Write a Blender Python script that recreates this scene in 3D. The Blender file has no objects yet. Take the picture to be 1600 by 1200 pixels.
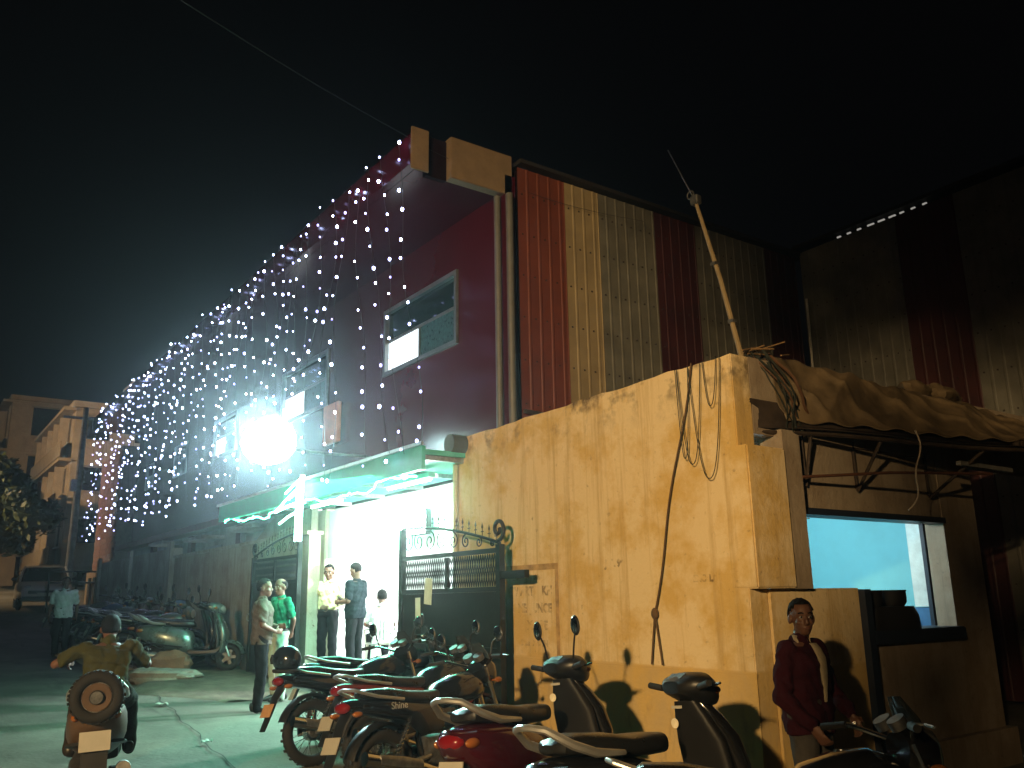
import bpy, bmesh, math, random
import numpy as np
from math import sin, cos, pi, radians, sqrt, atan2
from mathutils import Vector, Matrix, Euler
random.seed(7); np.random.seed(7)
S = bpy.context.scene
C = S.collection

# ------------------------------------------------------------------ camera, world, lamps, exposure
YAW, PITCH, ROLL = radians(54.5), radians(14.0), radians(1.0)
fw = Vector((-sin(YAW)*cos(PITCH), cos(YAW)*cos(PITCH), sin(PITCH)))
rt = Vector((cos(YAW), sin(YAW), 0)); up = rt.cross(fw)
r2 = cos(ROLL)*rt - sin(ROLL)*up; u2 = cos(ROLL)*up + sin(ROLL)*rt
cam_d = bpy.data.cameras.new('camera'); cam = bpy.data.objects.new('camera', cam_d); C.objects.link(cam)
cam.matrix_world = Matrix(((r2.x, u2.x, -fw.x, 0), (r2.y, u2.y, -fw.y, 0), (r2.z, u2.z, -fw.z, 1.7), (0, 0, 0, 1)))
cam_d.sensor_width = 36; cam_d.lens = 1350/1600*36; cam_d.clip_end = 500; cam_d.clip_start = .05
S.camera = cam
W = bpy.data.worlds.new('World'); S.world = W; W.use_nodes = True
wn = W.node_tree.nodes; wl = W.node_tree.links
bg = wn['Background']
sky = wn.new('ShaderNodeTexSky'); sky.sky_type = 'NISHITA'; sky.sun_disc = False
sky.sun_elevation = radians(-4); sky.sun_rotation = radians(200); sky.air_density = 1.0
mixw = wn.new('ShaderNodeMix'); mixw.data_type = 'RGBA'; mixw.inputs[0].default_value = .06
mixw.inputs[6].default_value = (.0042, .004, .0046, 1)
wl.new(sky.outputs[0], mixw.inputs[7]); wl.new(mixw.outputs[2], bg.inputs[0]); bg.inputs[1].default_value = .22
S.view_settings.view_transform = 'Standard'; S.view_settings.look = 'None'
S.view_settings.exposure = 0; S.view_settings.gamma = 1
S.render.engine = 'CYCLES'
cy = S.cycles
cy.use_denoising = True
try: cy.denoiser = 'OPENIMAGEDENOISE'
except Exception: pass
cy.max_bounces = 6; cy.diffuse_bounces = 3; cy.glossy_bounces = 3; cy.transmission_bounces = 4; cy.volume_bounces = 0
cy.transparent_max_bounces = 8; cy.sample_clamp_indirect = 4; cy.use_light_tree = True
cy.caustics_reflective = False; cy.caustics_refractive = False
SODIUM_W, FLOOD_W, HALL_W, SHOP_W = 21000, 2200, 3300, 180
SODIUM_POS = Vector((5.5, -12.0, 5.7))
HAZE = .0029

def lamp(name, kind, loc, watts, col, size=.1, aim=None, parent=None, angle=2.6, blend=.6):
    d = bpy.data.lights.new(name, kind); d.energy = watts; d.color = col
    if kind in ('POINT', 'SPOT'): d.shadow_soft_size = size
    if kind == 'AREA': d.size = size
    if kind == 'SPOT': d.spot_size = angle; d.spot_blend = blend
    o = bpy.data.objects.new(name, d); C.objects.link(o); o.location = loc
    if aim is not None:
        o.rotation_euler = (Vector(aim)-Vector(loc)).to_track_quat('-Z', 'Y').to_euler()
    if parent:
        o.parent = parent; o.matrix_parent_inverse = Matrix.Translation(parent.location).inverted()
    return o

# ------------------------------------------------------------------ materials
MATS = {}
def mat(name, col=(.5, .5, .5), rough=.6, metal=0., var=.15, scale=6., bump=.0, bscale=40., col2=None, coat=0., emit=None, estr=0., spec=.5, alpha=None, stretch=None):
    if name in MATS: return MATS[name]
    m = bpy.data.materials.new(name); m.use_nodes = True; nt = m.node_tree; n = nt.nodes; l = nt.links
    b = n['Principled BSDF']
    b.inputs['Roughness'].default_value = rough; b.inputs['Metallic'].default_value = metal
    b.inputs['Specular IOR Level'].default_value = spec; b.inputs['Coat Weight'].default_value = coat
    tc = n.new('ShaderNodeTexCoord'); src = tc.outputs['Object']
    if stretch:
        mp = n.new('ShaderNodeMapping'); mp.inputs['Scale'].default_value = stretch; l.new(src, mp.inputs[0]); src = mp.outputs[0]
    ns = n.new('ShaderNodeTexNoise'); ns.inputs['Scale'].default_value = scale; ns.inputs['Detail'].default_value = 6; ns.inputs['Roughness'].default_value = .62
    l.new(src, ns.inputs['Vector'])
    rp = n.new('ShaderNodeValToRGB'); rp.color_ramp.elements[0].position = .36; rp.color_ramp.elements[1].position = .64
    c2 = col2 or tuple(min(1, c*(1+var)) for c in col); c1 = col if col2 else tuple(c*(1-var) for c in col)
    rp.color_ramp.elements[0].color = (*c1, 1); rp.color_ramp.elements[1].color = (*c2, 1)
    l.new(ns.outputs[0], rp.inputs[0]); l.new(rp.outputs[0], b.inputs['Base Color'])
    if bump:
        nb = n.new('ShaderNodeTexNoise'); nb.inputs['Scale'].default_value = bscale; nb.inputs['Detail'].default_value = 4; l.new(src, nb.inputs['Vector'])
        bp = n.new('ShaderNodeBump'); bp.inputs['Strength'].default_value = bump; bp.inputs['Distance'].default_value = .02
        l.new(nb.outputs[0], bp.inputs['Height']); l.new(bp.outputs[0], b.inputs['Normal'])
    if rough > .1:
        mr = n.new('ShaderNodeMapRange'); mr.inputs[3].default_value = max(.03, rough-.1); mr.inputs[4].default_value = min(1, rough+.1)
        l.new(ns.outputs[0], mr.inputs[0]); l.new(mr.outputs[0], b.inputs['Roughness'])
    if emit:
        b.inputs['Emission Color'].default_value = (*emit, 1); b.inputs['Emission Strength'].default_value = estr
    MATS[name] = m
    return m

def plaster(name, base, patch, stain, pscale=1.3, lower=None, zl=1.1, top=None):
    """painted plaster: two paint tones in patches, vertical grime streaks, fine bump"""
    m = mat(name, base, .85, var=.05, scale=3)
    nt = m.node_tree; n = nt.nodes; l = nt.links; b = n['Principled BSDF']
    tc = n.new('ShaderNodeTexCoord')
    def noise(scale, detail=6, mapping=None, rough=.6):
        t = n.new('ShaderNodeTexNoise'); t.inputs['Scale'].default_value = scale; t.inputs['Detail'].default_value = detail; t.inputs['Roughness'].default_value = rough
        if mapping:
            mp = n.new('ShaderNodeMapping'); mp.inputs['Scale'].default_value = mapping; l.new(tc.outputs['Object'], mp.inputs[0]); l.new(mp.outputs[0], t.inputs[0])
        else: l.new(tc.outputs['Object'], t.inputs[0])
        return t.outputs[0]
    def ramp(v, a, bb):
        r = n.new('ShaderNodeMapRange'); r.inputs[1].default_value = a; r.inputs[2].default_value = bb; l.new(v, r.inputs[0]); return r.outputs[0]
    def mix(f, c1, c2):
        x = n.new('ShaderNodeMix'); x.data_type = 'RGBA'; l.new(f, x.inputs[0])
        if isinstance(c1, tuple): x.inputs[6].default_value = (*c1, 1)
        else: l.new(c1, x.inputs[6])
        if isinstance(c2, tuple): x.inputs[7].default_value = (*c2, 1)
        else: l.new(c2, x.inputs[7])
        return x.outputs[2]
    c = mix(ramp(noise(pscale, 9, None, .68), .45, .6), base, patch)
    c = mix(ramp(noise(1.0, 7, (9, 9, .5), .72), .5, .74), c, tuple(.6*x+.4*y for x, y in zip(patch, stain)))
    c = mix(ramp(noise(14, 5), .62, .8), c, stain)
    if lower:
        sx = n.new('ShaderNodeSeparateXYZ'); l.new(tc.outputs['Object'], sx.inputs[0])
        c = mix(ramp(sx.outputs[2], zl+.01, zl-.01), c, mix(ramp(noise(2.2, 9, (1, 1, .6), .7), .4, .6), lower, patch))
        c = mix(ramp(noise(3.1, 9, (2, 2, .7), .72), .52, .7), c, mix(ramp(sx.outputs[2], .25, zl+.1), stain, c))
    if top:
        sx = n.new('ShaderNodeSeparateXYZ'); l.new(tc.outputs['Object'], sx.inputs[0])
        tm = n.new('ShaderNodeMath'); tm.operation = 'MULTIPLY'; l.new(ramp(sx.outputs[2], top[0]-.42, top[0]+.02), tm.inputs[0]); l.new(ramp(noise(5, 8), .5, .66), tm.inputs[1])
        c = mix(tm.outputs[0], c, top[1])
    l.new(c, b.inputs['Base Color'])
    bp = n.new('ShaderNodeBump'); bp.inputs['Strength'].default_value = .35; bp.inputs['Distance'].default_value = .02
    l.new(noise(22, 8), bp.inputs['Height']); l.new(bp.outputs[0], b.inputs['Normal'])
    return m

def emis(name, col, s):
    m = bpy.data.materials.new(name); m.use_nodes = True; nt = m.node_tree
    nt.nodes.clear(); o = nt.nodes.new('ShaderNodeOutputMaterial'); e = nt.nodes.new('ShaderNodeEmission')
    e.inputs[0].default_value = (*col, 1); e.inputs[1].default_value = s; nt.links.new(e.outputs[0], o.inputs[0]); return m

BLK = mat('black_plastic', (.012, .012, .013), .42, bump=.05)
RUB = mat('rubber', (.014, .013, .012), .85, bump=.2)
VIN = mat('seat_vinyl', (.012, .012, .012), .3, bump=.12, bscale=120)
CHR = mat('chrome', (.62, .62, .6), .16, 1., var=.05)
STL = mat('dull_steel', (.34, .34, .33), .42, .9, var=.2, scale=20)
ALU = mat('aluminium_silver', (.5, .5, .48), .38, .75)
ENG = mat('engine_metal', (.13, .13, .13), .5, .7, var=.3, scale=25)
REDL = mat('tail_lens', (.2, .006, .008), .12, coat=.6)
AMB = mat('indicator_lens', (.3, .1, .02), .15)
GLS = mat('lens_glass', (.55, .55, .52), .06, .3, var=.02)
MIR = mat('mirror_glass', (.5, .5, .5), .04, 1., var=0)
PLT = mat('number_plate', (.42, .4, .34), .5, var=.06)
PLY = mat('yellow_plate', (.7, .48, .08), .5, var=.06)
CON = mat('concrete', (.3, .28, .25), .9, var=.22, scale=5, bump=.4)
IRON = mat('gate_iron', (.018, .022, .02), .5, .4, var=.3, bump=.1)
SKIN = mat('skin', (.14, .066, .04), .5, var=.08)
HAIR = mat('hair', (.006, .005, .0045), .7, bump=.5, bscale=120, spec=.12)
SHOE = mat('shoe_leather', (.015, .012, .01), .4)
EYE = mat('eye', (.28, .26, .24), .2, var=.02)

# ------------------------------------------------------------------ geometry helpers
class MB:
    def __init__(s): s.v = []; s.f = []
    def add(s, vs, fs):
        o = len(s.v); s.v += [tuple(v) for v in vs]; s.f += [tuple(i+o for i in f) for f in fs]; return s
    def box(s, c, d, rot=None):
        x, y, z = d[0]/2, d[1]/2, d[2]/2
        vs = [Vector((sx*x, sy*y, sz*z)) for sx in (-1, 1) for sy in (-1, 1) for sz in (-1, 1)]
        if rot: R = Euler(rot).to_matrix(); vs = [R @ v for v in vs]
        c = Vector(c)
        return s.add([v+c for v in vs], [(0, 1, 3, 2), (4, 6, 7, 5), (0, 4, 5, 1), (2, 3, 7, 6), (0, 2, 6, 4), (1, 5, 7, 3)])
    def b2(s, x0, x1, y0, y1, z0, z1): return s.box(((x0+x1)/2, (y0+y1)/2, (z0+z1)/2), (abs(x1-x0), abs(y1-y0), abs(z1-z0)))
    def tube(s, pts, r, n=8, cap=True):
        pts = [Vector(p) for p in pts]; rs = r if isinstance(r, (list, tuple)) else [r]*len(pts)
        vs = []; ref = None
        for i, p in enumerate(pts):
            t = (pts[min(i+1, len(pts)-1)]-pts[max(i-1, 0)])
            t = t.normalized() if t.length > 1e-9 else Vector((0, 0, 1))
            if ref is None: ref = t.orthogonal().normalized()
            ref = (ref - t*ref.dot(t)); ref = ref.normalized() if ref.length > 1e-6 else t.orthogonal().normalized()
            b = t.cross(ref)
            vs += [p + (ref*cos(2*pi*k/n)+b*sin(2*pi*k/n))*rs[i] for k in range(n)]
        fs = [(i*n+k, i*n+(k+1) % n, (i+1)*n+(k+1) % n, (i+1)*n+k) for i in range(len(pts)-1) for k in range(n)]
        if cap: fs += [tuple(range(n-1, -1, -1)), tuple((len(pts)-1)*n+k for k in range(n))]
        return s.add(vs, fs)
    def cyl(s, p0, p1, r0, r1=None, n=16): return s.tube([p0, p1], [r0, r0 if r1 is None else r1], n)
    def ell(s, c, r, nu=12, nv=8, rot=None):
        r = (r, r, r) if not isinstance(r, (tuple, list)) else r
        vs = [Vector((0, 0, -r[2]))]
        for j in range(1, nv):
            a = -pi/2+pi*j/nv
            vs += [Vector((r[0]*cos(a)*cos(2*pi*i/nu), r[1]*cos(a)*sin(2*pi*i/nu), r[2]*sin(a))) for i in range(nu)]
        vs.append(Vector((0, 0, r[2])))
        if rot: R = Euler(rot).to_matrix(); vs = [R @ v for v in vs]
        fs = [(0, 1+(i+1) % nu, 1+i) for i in range(nu)]
        for j in range(nv-2):
            fs += [(1+j*nu+i, 1+j*nu+(i+1) % nu, 1+(j+1)*nu+(i+1) % nu, 1+(j+1)*nu+i) for i in range(nu)]
        L = len(vs)-1; fs += [(L, 1+(nv-2)*nu+i, 1+(nv-2)*nu+(i+1) % nu) for i in range(nu)]
        c = Vector(c); return s.add([v+c for v in vs], fs)
    def loft(s, secs, axis='x', n=16, p=2.6, cap=True):
        """secs: (t, a, b, ha, hb) - along axis x: centre (t, a, b) half sizes in y,z; axis z: centre (a, b, t) half sizes in x,y"""
        vs = []
        for (t, a, b, ha, hb) in secs:
            for k in range(n):
                th = 2*pi*k/n; cx, sx = cos(th), sin(th)
                u = math.copysign(abs(cx)**(2/p), cx)*ha; w = math.copysign(abs(sx)**(2/p), sx)*hb
                vs.append((t, a+u, b+w) if axis == 'x' else (a+u, b+w, t))
        fs = [(i*n+k, i*n+(k+1) % n, (i+1)*n+(k+1) % n, (i+1)*n+k) for i in range(len(secs)-1) for k in range(n)]
        if cap: fs += [tuple(range(n-1, -1, -1)), tuple((len(secs)-1)*n+k for k in range(n))]
        return s.add(vs, fs)
    def torus(s, c, R, r, nu=28, nv=8, axis='y', a0=0, a1=2*pi, ry=None):
        ry = ry or r; full = abs(a1-a0-2*pi) < 1e-6; m = nu if full else nu+1; vs = []
        for i in range(m):
            a = a0+(a1-a0)*i/nu
            for j in range(nv):
                b = 2*pi*j/nv; rr = R+r*cos(b); h = ry*sin(b)
                q = {'y': (rr*cos(a), h, rr*sin(a)), 'z': (rr*cos(a), rr*sin(a), h), 'x': (h, rr*cos(a), rr*sin(a))}[axis]
                vs.append((c[0]+q[0], c[1]+q[1], c[2]+q[2]))
        fs = []
        for i in range(nu if full else nu):
            i2 = (i+1) % m
            fs += [(i*nv+j, i*nv+(j+1) % nv, i2*nv+(j+1) % nv, i2*nv+j) for j in range(nv)]
        return s.add(vs, fs)
    def prism(s, pts, thick, axis='y', off=0):
        """2-D outline extruded; axis y: outline in x,z"""
        n = len(pts)
        def q(p, t): return {'y': (p[0], off+t, p[1]), 'x': (off+t, p[0], p[1]), 'z': (p[0], p[1], off+t)}[axis]
        vs = [q(p, -thick/2) for p in pts]+[q(p, thick/2) for p in pts]
        return s.add(vs, [tuple(range(n)), tuple(range(2*n-1, n-1, -1))]+[(i, (i+1) % n, n+(i+1) % n, n+i) for i in range(n)])
    def grid(s, fn, nu, nv):
        vs = [fn(i/nu, j/nv) for i in range(nu+1) for j in range(nv+1)]
        return s.add(vs, [(i*(nv+1)+j, (i+1)*(nv+1)+j, (i+1)*(nv+1)+j+1, i*(nv+1)+j+1) for i in range(nu) for j in range(nv)])
    def arc_shell(s, c, R, w, a0, a1, depth=.05, nu=14, nv=6, thick=.006):
        """mudguard: shell round a wheel in the xz plane"""
        for t in (0, thick):
            s.grid(lambda u, v: (c[0]+(R+t-depth*(2*v-1)**2)*cos(a0+(a1-a0)*u), c[1]+(v-.5)*2*(w+t), c[2]+(R+t-depth*(2*v-1)**2)*sin(a0+(a1-a0)*u)), nu, nv)
        return s
    def mesh(s, name, smooth=True, bevel=0, auto=40):
        me = bpy.data.meshes.new(name); me.from_pydata(s.v, [], s.f)
        bm = bmesh.new(); bm.from_mesh(me); bmesh.ops.recalc_face_normals(bm, faces=bm.faces)
        if bevel: bmesh.ops.bevel(bm, geom=[e for e in bm.edges if len(e.link_faces) == 2 and e.calc_face_angle(0) > .6], offset=bevel, segments=2, affect='EDGES', clamp_overlap=True)
        if smooth:
            for f in bm.faces: f.smooth = True
            for e in bm.edges:
                if len(e.link_faces) == 2 and e.calc_face_angle(0) > radians(auto): e.smooth = False
        bm.to_mesh(me); bm.free(); return me
    def build(s, name, m, parent=None, smooth=True, bevel=0, auto=40):
        return link(name, s.mesh(name, smooth, bevel, auto), m, parent)

def link(name, me, m, parent=None):
    o = bpy.data.objects.new(name, me); C.objects.link(o)
    if m is not None:
        if not me.materials: me.materials.append(m)
        o.material_slots[0].link = 'OBJECT'; o.material_slots[0].material = m
    if parent: o.parent = parent
    return o
def tag(o, label=None, cat=None, group=None, kind=None):
    if label: o['label'] = label
    if cat: o['category'] = cat
    if group: o['group'] = group
    if kind: o['kind'] = kind
    return o
def thing(name, label, cat, loc=(0, 0, 0), rz=0, group=None, rx=0, ry=0):
    o = bpy.data.objects.new(name, None); C.objects.link(o); o.location = loc; o.rotation_euler = (rx, ry, rz); o.empty_display_size = .1
    return tag(o, label, cat, group)
CACHE = {}
def cpart(key, name, m, parent, fn, smooth=True, bevel=0, auto=40):
    """cached mesh: alike parts share their data, each object carries its own material"""
    if key not in CACHE: CACHE[key] = fn().mesh(name, smooth, bevel, auto)
    return link(name, CACHE[key], m, parent)
def remesh(mb, voxel, smooth=4):
    me = bpy.data.meshes.new('tmp'); me.from_pydata(mb.v, [], mb.f)
    bm = bmesh.new(); bm.from_mesh(me); bmesh.ops.recalc_face_normals(bm, faces=bm.faces); bm.to_mesh(me); bm.free()
    o = bpy.data.objects.new('tmp', me); C.objects.link(o)
    r = o.modifiers.new('r', 'REMESH'); r.mode = 'VOXEL'; r.voxel_size = voxel; r.use_smooth_shade = True
    sm = o.modifiers.new('s', 'SMOOTH'); sm.iterations = smooth; sm.factor = .5
    dg = bpy.context.evaluated_depsgraph_get(); out = bpy.data.meshes.new_from_object(o.evaluated_get(dg))
    bpy.data.objects.remove(o); bpy.data.meshes.remove(me)
    for p in out.polygons: p.use_smooth = True
    out.materials.clear(); return out
def G(x):
    """height of the rising road at x"""
    if x > 8: return -.06-.0325*8
    if x > -22: return -.06-.0325*x
    if x > -46: return .655+.085*(-22-x)
    return .655+.085*24

# ------------------------------------------------------------------ ground and road
ROAD = mat('road_concrete', (.13, .125, .105), .8, var=.3, scale=.9, bump=.35, bscale=18)
def ground_sheet():
    xs = [60, 30, 8, 4]+[-1.0*i for i in range(0, 47)]+[-60, -90, -200]; ys = [-80, -40, -20, -12]+[-10+.8*i for i in range(20)]+[10, 20, 40, 120]
    vs = []; 
    for x in xs:
        for y in ys: vs.append((x, y, G(x)+.012*sin(x*1.7+y)*sin(y*1.3-x*.4)))
    n = len(ys)
    return MB().add(vs, [(i*n+j, i*n+j+1, (i+1)*n+j+1, (i+1)*n+j) for i in range(len(xs)-1) for j in range(n-1)])
def wear(m, dark, dscale, light, lscale):
    nt = m.node_tree; n = nt.nodes; l = nt.links; b = n['Principled BSDF']; src = b.inputs['Base Color'].links[0].from_socket; tc = n.new('ShaderNodeTexCoord')
    for colr, sc, lo, hi, st in ((dark, dscale, .55, .7, (1, 1, 1)), (light, lscale, .58, .75, (1, 1, 1)), (dark, 1.0, .58, .72, (.35, 2.6, 1)), (tuple(x*.5 for x in dark), 26, .68, .76, (1, 1, 1))):
        mp = n.new('ShaderNodeMapping'); mp.inputs['Scale'].default_value = st; l.new(tc.outputs['Object'], mp.inputs[0])
        t = n.new('ShaderNodeTexNoise'); t.inputs['Scale'].default_value = sc; t.inputs['Detail'].default_value = 9; t.inputs['Roughness'].default_value = .68; l.new(mp.outputs[0], t.inputs[0])
        r = n.new('ShaderNodeMapRange'); r.inputs[1].default_value = lo; r.inputs[2].default_value = hi; r.inputs[4].default_value = .8; l.new(t.outputs[0], r.inputs[0])
        x = n.new('ShaderNodeMix'); x.data_type = 'RGBA'; l.new(r.outputs[0], x.inputs[0]); l.new(src, x.inputs[6]); x.inputs[7].default_value = (*colr, 1); src = x.outputs[2]
    l.new(src, b.inputs['Base Color'])
wear(ROAD, (.05, .046, .038), .7, (.2, .19, .165), 2.2)
tag(ground_sheet().build('road', ROAD), kind='structure')
for k, (x, y, s, lb) in enumerate(((-13.0, 3.3, .1, 'crumpled white paper scrap lying on the road near the pale stone block'), (-9.9, 3.0, .07, 'tiny torn paper scrap on the road by the helmet bike'))):
    ps = MB().grid(lambda u, v: ((u-.5)*s*1.6, (v-.5)*s, .025+.02*sin(u*7+k)*sin(v*5)), 6, 5).build('paper_scrap', mat('scrap_paper', (.6, .6, .56), .8)); ps.location = (x, y, G(x)+.012); ps.rotation_euler.z = k+.4; tag(ps, lb, 'litter')
# raised earth shoulder along the compound wall where the scooters stand
DIRT = mat('dirt_shoulder', (.12, .1, .075), .95, var=.35, scale=3, bump=.8, bscale=10)
def shoulder(u, v):
    x = -12.9-19*u; edge = 3.55+.35*sin(x*.9)+.25*sin(x*2.3)+.5*u
    y = edge+(5.45-edge)*v; h = .1*min(1, v*6)*min(1, u*9)+.018*sin(x*5+y*3)*sin(y*7)
    return (x, y, G(x)+(-.02 if v == 0 else h))
tag(MB().grid(shoulder, 70, 14).build('earth_shoulder', DIRT), kind='structure')
JOINT = mat('joint_tar', (.025, .024, .022), .9)
jp = [Vector((-14.6+6.4*t, 3.55-.75*t+.025*sin(t*23)+.012*sin(t*61), 0)) for t in [i/40 for i in range(41)]]
jm = MB(); vs = []
for i, p in enumerate(jp):
    w = .004+.005*abs(sin(i*1.7)); vs += [(p.x, p.y-w, G(p.x)+.018), (p.x, p.y+w, G(p.x)+.018)]
jm.add(vs, [(2*i, 2*i+2, 2*i+3, 2*i+1) for i in range(40)])
tag(jm.build('road_joint', JOINT), kind='structure')
def rock(loc, d, label, col, rz=0):
    m = MB(); m.ell((0, 0, 0), 1, 22, 14); vs = []
    for v in m.v:
        v = Vector(v); p = 3.2; k = (abs(v.x)**p+abs(v.y)**p+abs(v.z)**p)**(-1/p); v = v*k
        k = 1+.1*sin(v.x*3.1+v.y*2.3+loc[0]*5)+.07*sin(v.y*6+v.z*5+loc[1])+.05*sin(v.x*9-v.z*7)
        vs.append((v.x*k*d[0]*.5, v.y*k*d[1]*.5, d[2]*.42+v.z*k*d[2]*.5))
    m.v = vs; o = m.build('stone_block', col, auto=25); o.location = loc; o.rotation_euler.z = rz
    return tag(o, label, 'stone')
rock((-15.6, 3.95, G(-15.6)+.0), (1.15, .5, .27), 'large pale flat stone block at the edge of the earth shoulder', CON, radians(40))
rock((-16.0, 4.15, G(-16)+.08), (.7, .4, .42), 'brownish broken stone behind the pale stone block', mat('brick_stone', (.2, .1, .06), .9, bump=.5), radians(60))
rock((-17.3, 3.6, G(-17.3)), (.7, .4, .2), 'small grey kerb stone beside the big pale block', CON, radians(50))

# ------------------------------------------------------------------ the red hall
RED = mat('red_panel', (.058, .004, .009), .2, var=.06, scale=1.2, coat=0, spec=.22)
SOF = mat('dark_soffit', (.012, .003, .004), .9, spec=.1)
CREAM = mat('cream_paint', (.24, .17, .1), .8, var=.12, scale=5, bump=.15)
FRAME = mat('grey_aluminium', (.22, .24, .24), .4, .6)
DGL = mat('dark_glass', (.012, .03, .035), .06, var=.1)
TEAL = mat('frosted_pane', (.03, .09, .09), .3, var=.4, scale=20)
LITW = emis('lit_pane', (.85, .97, 1.), 2.2)
F = 6.5; XC = -9.2; XL = -31.0; ZR = 7.3
hall = thing('banquet_hall', 'long two storey hall with glossy dark red front wall', 'building', (0, 0, 0))
# red wall with holes: built as piers and bands between the openings
wins = [(-12.84, -10.46, 5.4, 6.57), (-17.6, -15.2, 5.36, 6.5), (-22.4, -20.6, 5.3, 6.3), (-26.2, -24.9, 5.3, 6.2), (-29.6, -28.6, 5.3, 6.1)]
gw = [(-18.9, -17.7, 2.5, 3.1), (-22.4, -21.2, 2.55, 3.1), (-26.0, -24.9, 2.6, 3.2)]
def wall_with_holes(holes, x0, x1, z0, z1, y0, y1):
    m = MB(); hs = sorted(holes); xs = [x0]
    for h in hs: xs += [h[0], h[1]]
    xs.append(x1)
    for i in range(0, len(xs), 2): m.b2(xs[i], xs[i+1], y0, y1, z0, z1)
    for h in hs: m.b2(h[0], h[1], y0, y1, z0, h[2]); m.b2(h[0], h[1], y0, y1, h[3], z1)
    return m
wall_with_holes(wins, XL, XC, 3.6, ZR+.3, F, F+.18).build('red_wall', RED, hall, False)
GREYW = mat('grey_plaster', (.3, .3, .27), .9, var=.2, scale=2, bump=.2)
wall_with_holes(gw, XL, -15.11, .2, 3.6, F+.003, F+.18).build('ground_floor_wall', GREYW, hall, False)
MB().b2(XL, XL+.18, F+.18, 13, .2, ZR+.3).build('end_wall', GREYW, hall, False)
MB().b2(XL-.1, XC-.46, 5.125, 13, ZR+.302, ZR+.42).build('roof_slab', mat('roof_sheet_dark', (.03, .026, .025), .6), hall, False)
MB().b2(XL, XC-.17, 5.13, F-.003, ZR+.05, ZR+.3).build('soffit', RED, hall, False)
MB().b2(XL-.05, XC-.06, 5.0, 5.12, ZR+.05, ZR+.5).build('fascia', RED, hall, False)
MB().b2(XC-.16, XC+.0, 5.6, F+.13, ZR, ZR+.62).build('end_beam', CREAM, hall, False, bevel=.01)
MB().b2(XC-.055, XC-.02, 5.0, 5.27, ZR-.02, ZR+.6).build('end_bracket', CREAM, hall, False, bevel=.01)
MB().b2(XC-.2, XC-.12, 5.27, 5.6, ZR-.01, ZR+.58).build('beam_gap_board', SOF, hall, False)
for i, w in enumerate(wins):
    x0, x1, z0, z1 = w; m = MB()
    for a in ((x0, x1, z0, z0+.07), (x0, x1, z1-.07, z1), (x0, x0+.07, z0+.07, z1-.07), (x1-.07, x1, z0+.07, z1-.07)): m.b2(a[0], a[1], F-.04, F+.08, a[2], a[3])
    wf = m.build('window', FRAME, hall, False)
    zm = z0+(z1-z0)*.52; xm = (x0+x1)/2-.05
    MB().b2(x0+.07, x1-.07, F+.02, F+.06, zm-.025, zm+.025).build('transom', FRAME, wf, False)
    MB().b2(xm-.02, xm+.02, F+.02, F+.06, z0+.07, zm-.025).build('mullion', FRAME, wf, False)
    MB().b2(x0+.07, x1-.07, F+.035, F+.045, zm+.025, z1-.07).build('pane', DGL, wf, False)
    MB().b2(x0+.07, xm-.02, F+.035, F+.045, z0+.07, zm-.025).build('pane', LITW if i < 3 else TEAL, wf, False)
    MB().b2(xm+.02, x1-.07, F+.035, F+.045, z0+.07, zm-.025).build('pane', TEAL, wf, False)
for (x0, x1, z0, z1) in gw:
    m = MB()
    for a in ((x0, x1, z0, z0+.06), (x0, x1, z1-.06, z1), (x0, x0+.06, z0+.06, z1-.06), (x1-.06, x1, z0+.06, z1-.06), (x0+.5, x0+.55, z0+.06, z1-.06)): m.b2(a[0], a[1], F-.03, F+.06, a[2], a[3])
    wf = m.build('window', FRAME, hall, False)
    for k in range(3): MB().box(((x0+x1)/2+.28, F-.01, z0+.15+.17*k), (x1-x0-.7, .12, .012), (radians(35), 0, 0)).build('louvre', FRAME, wf, False)
    MB().b2(x0+.06, x0+.5, F+.03, F+.04, z0+.06, z1-.06).build('pane', LITW, wf, False)
    MB().b2(x0+.55, x1-.06, F+.03, F+.04, z0+.06, z1-.06).build('pane', TEAL, wf, False)
    MB().b2(x0-.2, x1+.2, F-.55, F-.003, z1+.12, z1+.2).build('sunshade', CON, wf, False)
for x in (-15.3, -19.7, -23.6, -27.6):
    MB().b2(x-.16, x+.16, F-.12, F-.003, .2, 3.44).build('pilaster', mat('pilaster_red', (.06, .008, .014), .4), hall, False)
MB().b2(XL, -14.5, F-.5, F-.125, 3.45, 3.6).build('floor_band', mat('band_pink', (.16, .07, .07), .7), hall, False)
MB().b2(-15.1, -14.45, F-.13, F-.05, 4.55, 5.3).build('salmon_patch', mat('salmon_tone', (.5, .17, .09), .6), hall, False, bevel=.01)  # small salmon coloured slab set just before the red wall
# grey downpipes and corner post at the hall's right corner
for x, y, r in ((XC+.07, F+.02, .055), (XC-.1, F-.07, .05)):
    MB().tube([(x, y, .3), (x, y, ZR-.03)], r, 10).build('downpipe', mat('pvc_grey', (.13, .13, .12), .45), hall)
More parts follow.
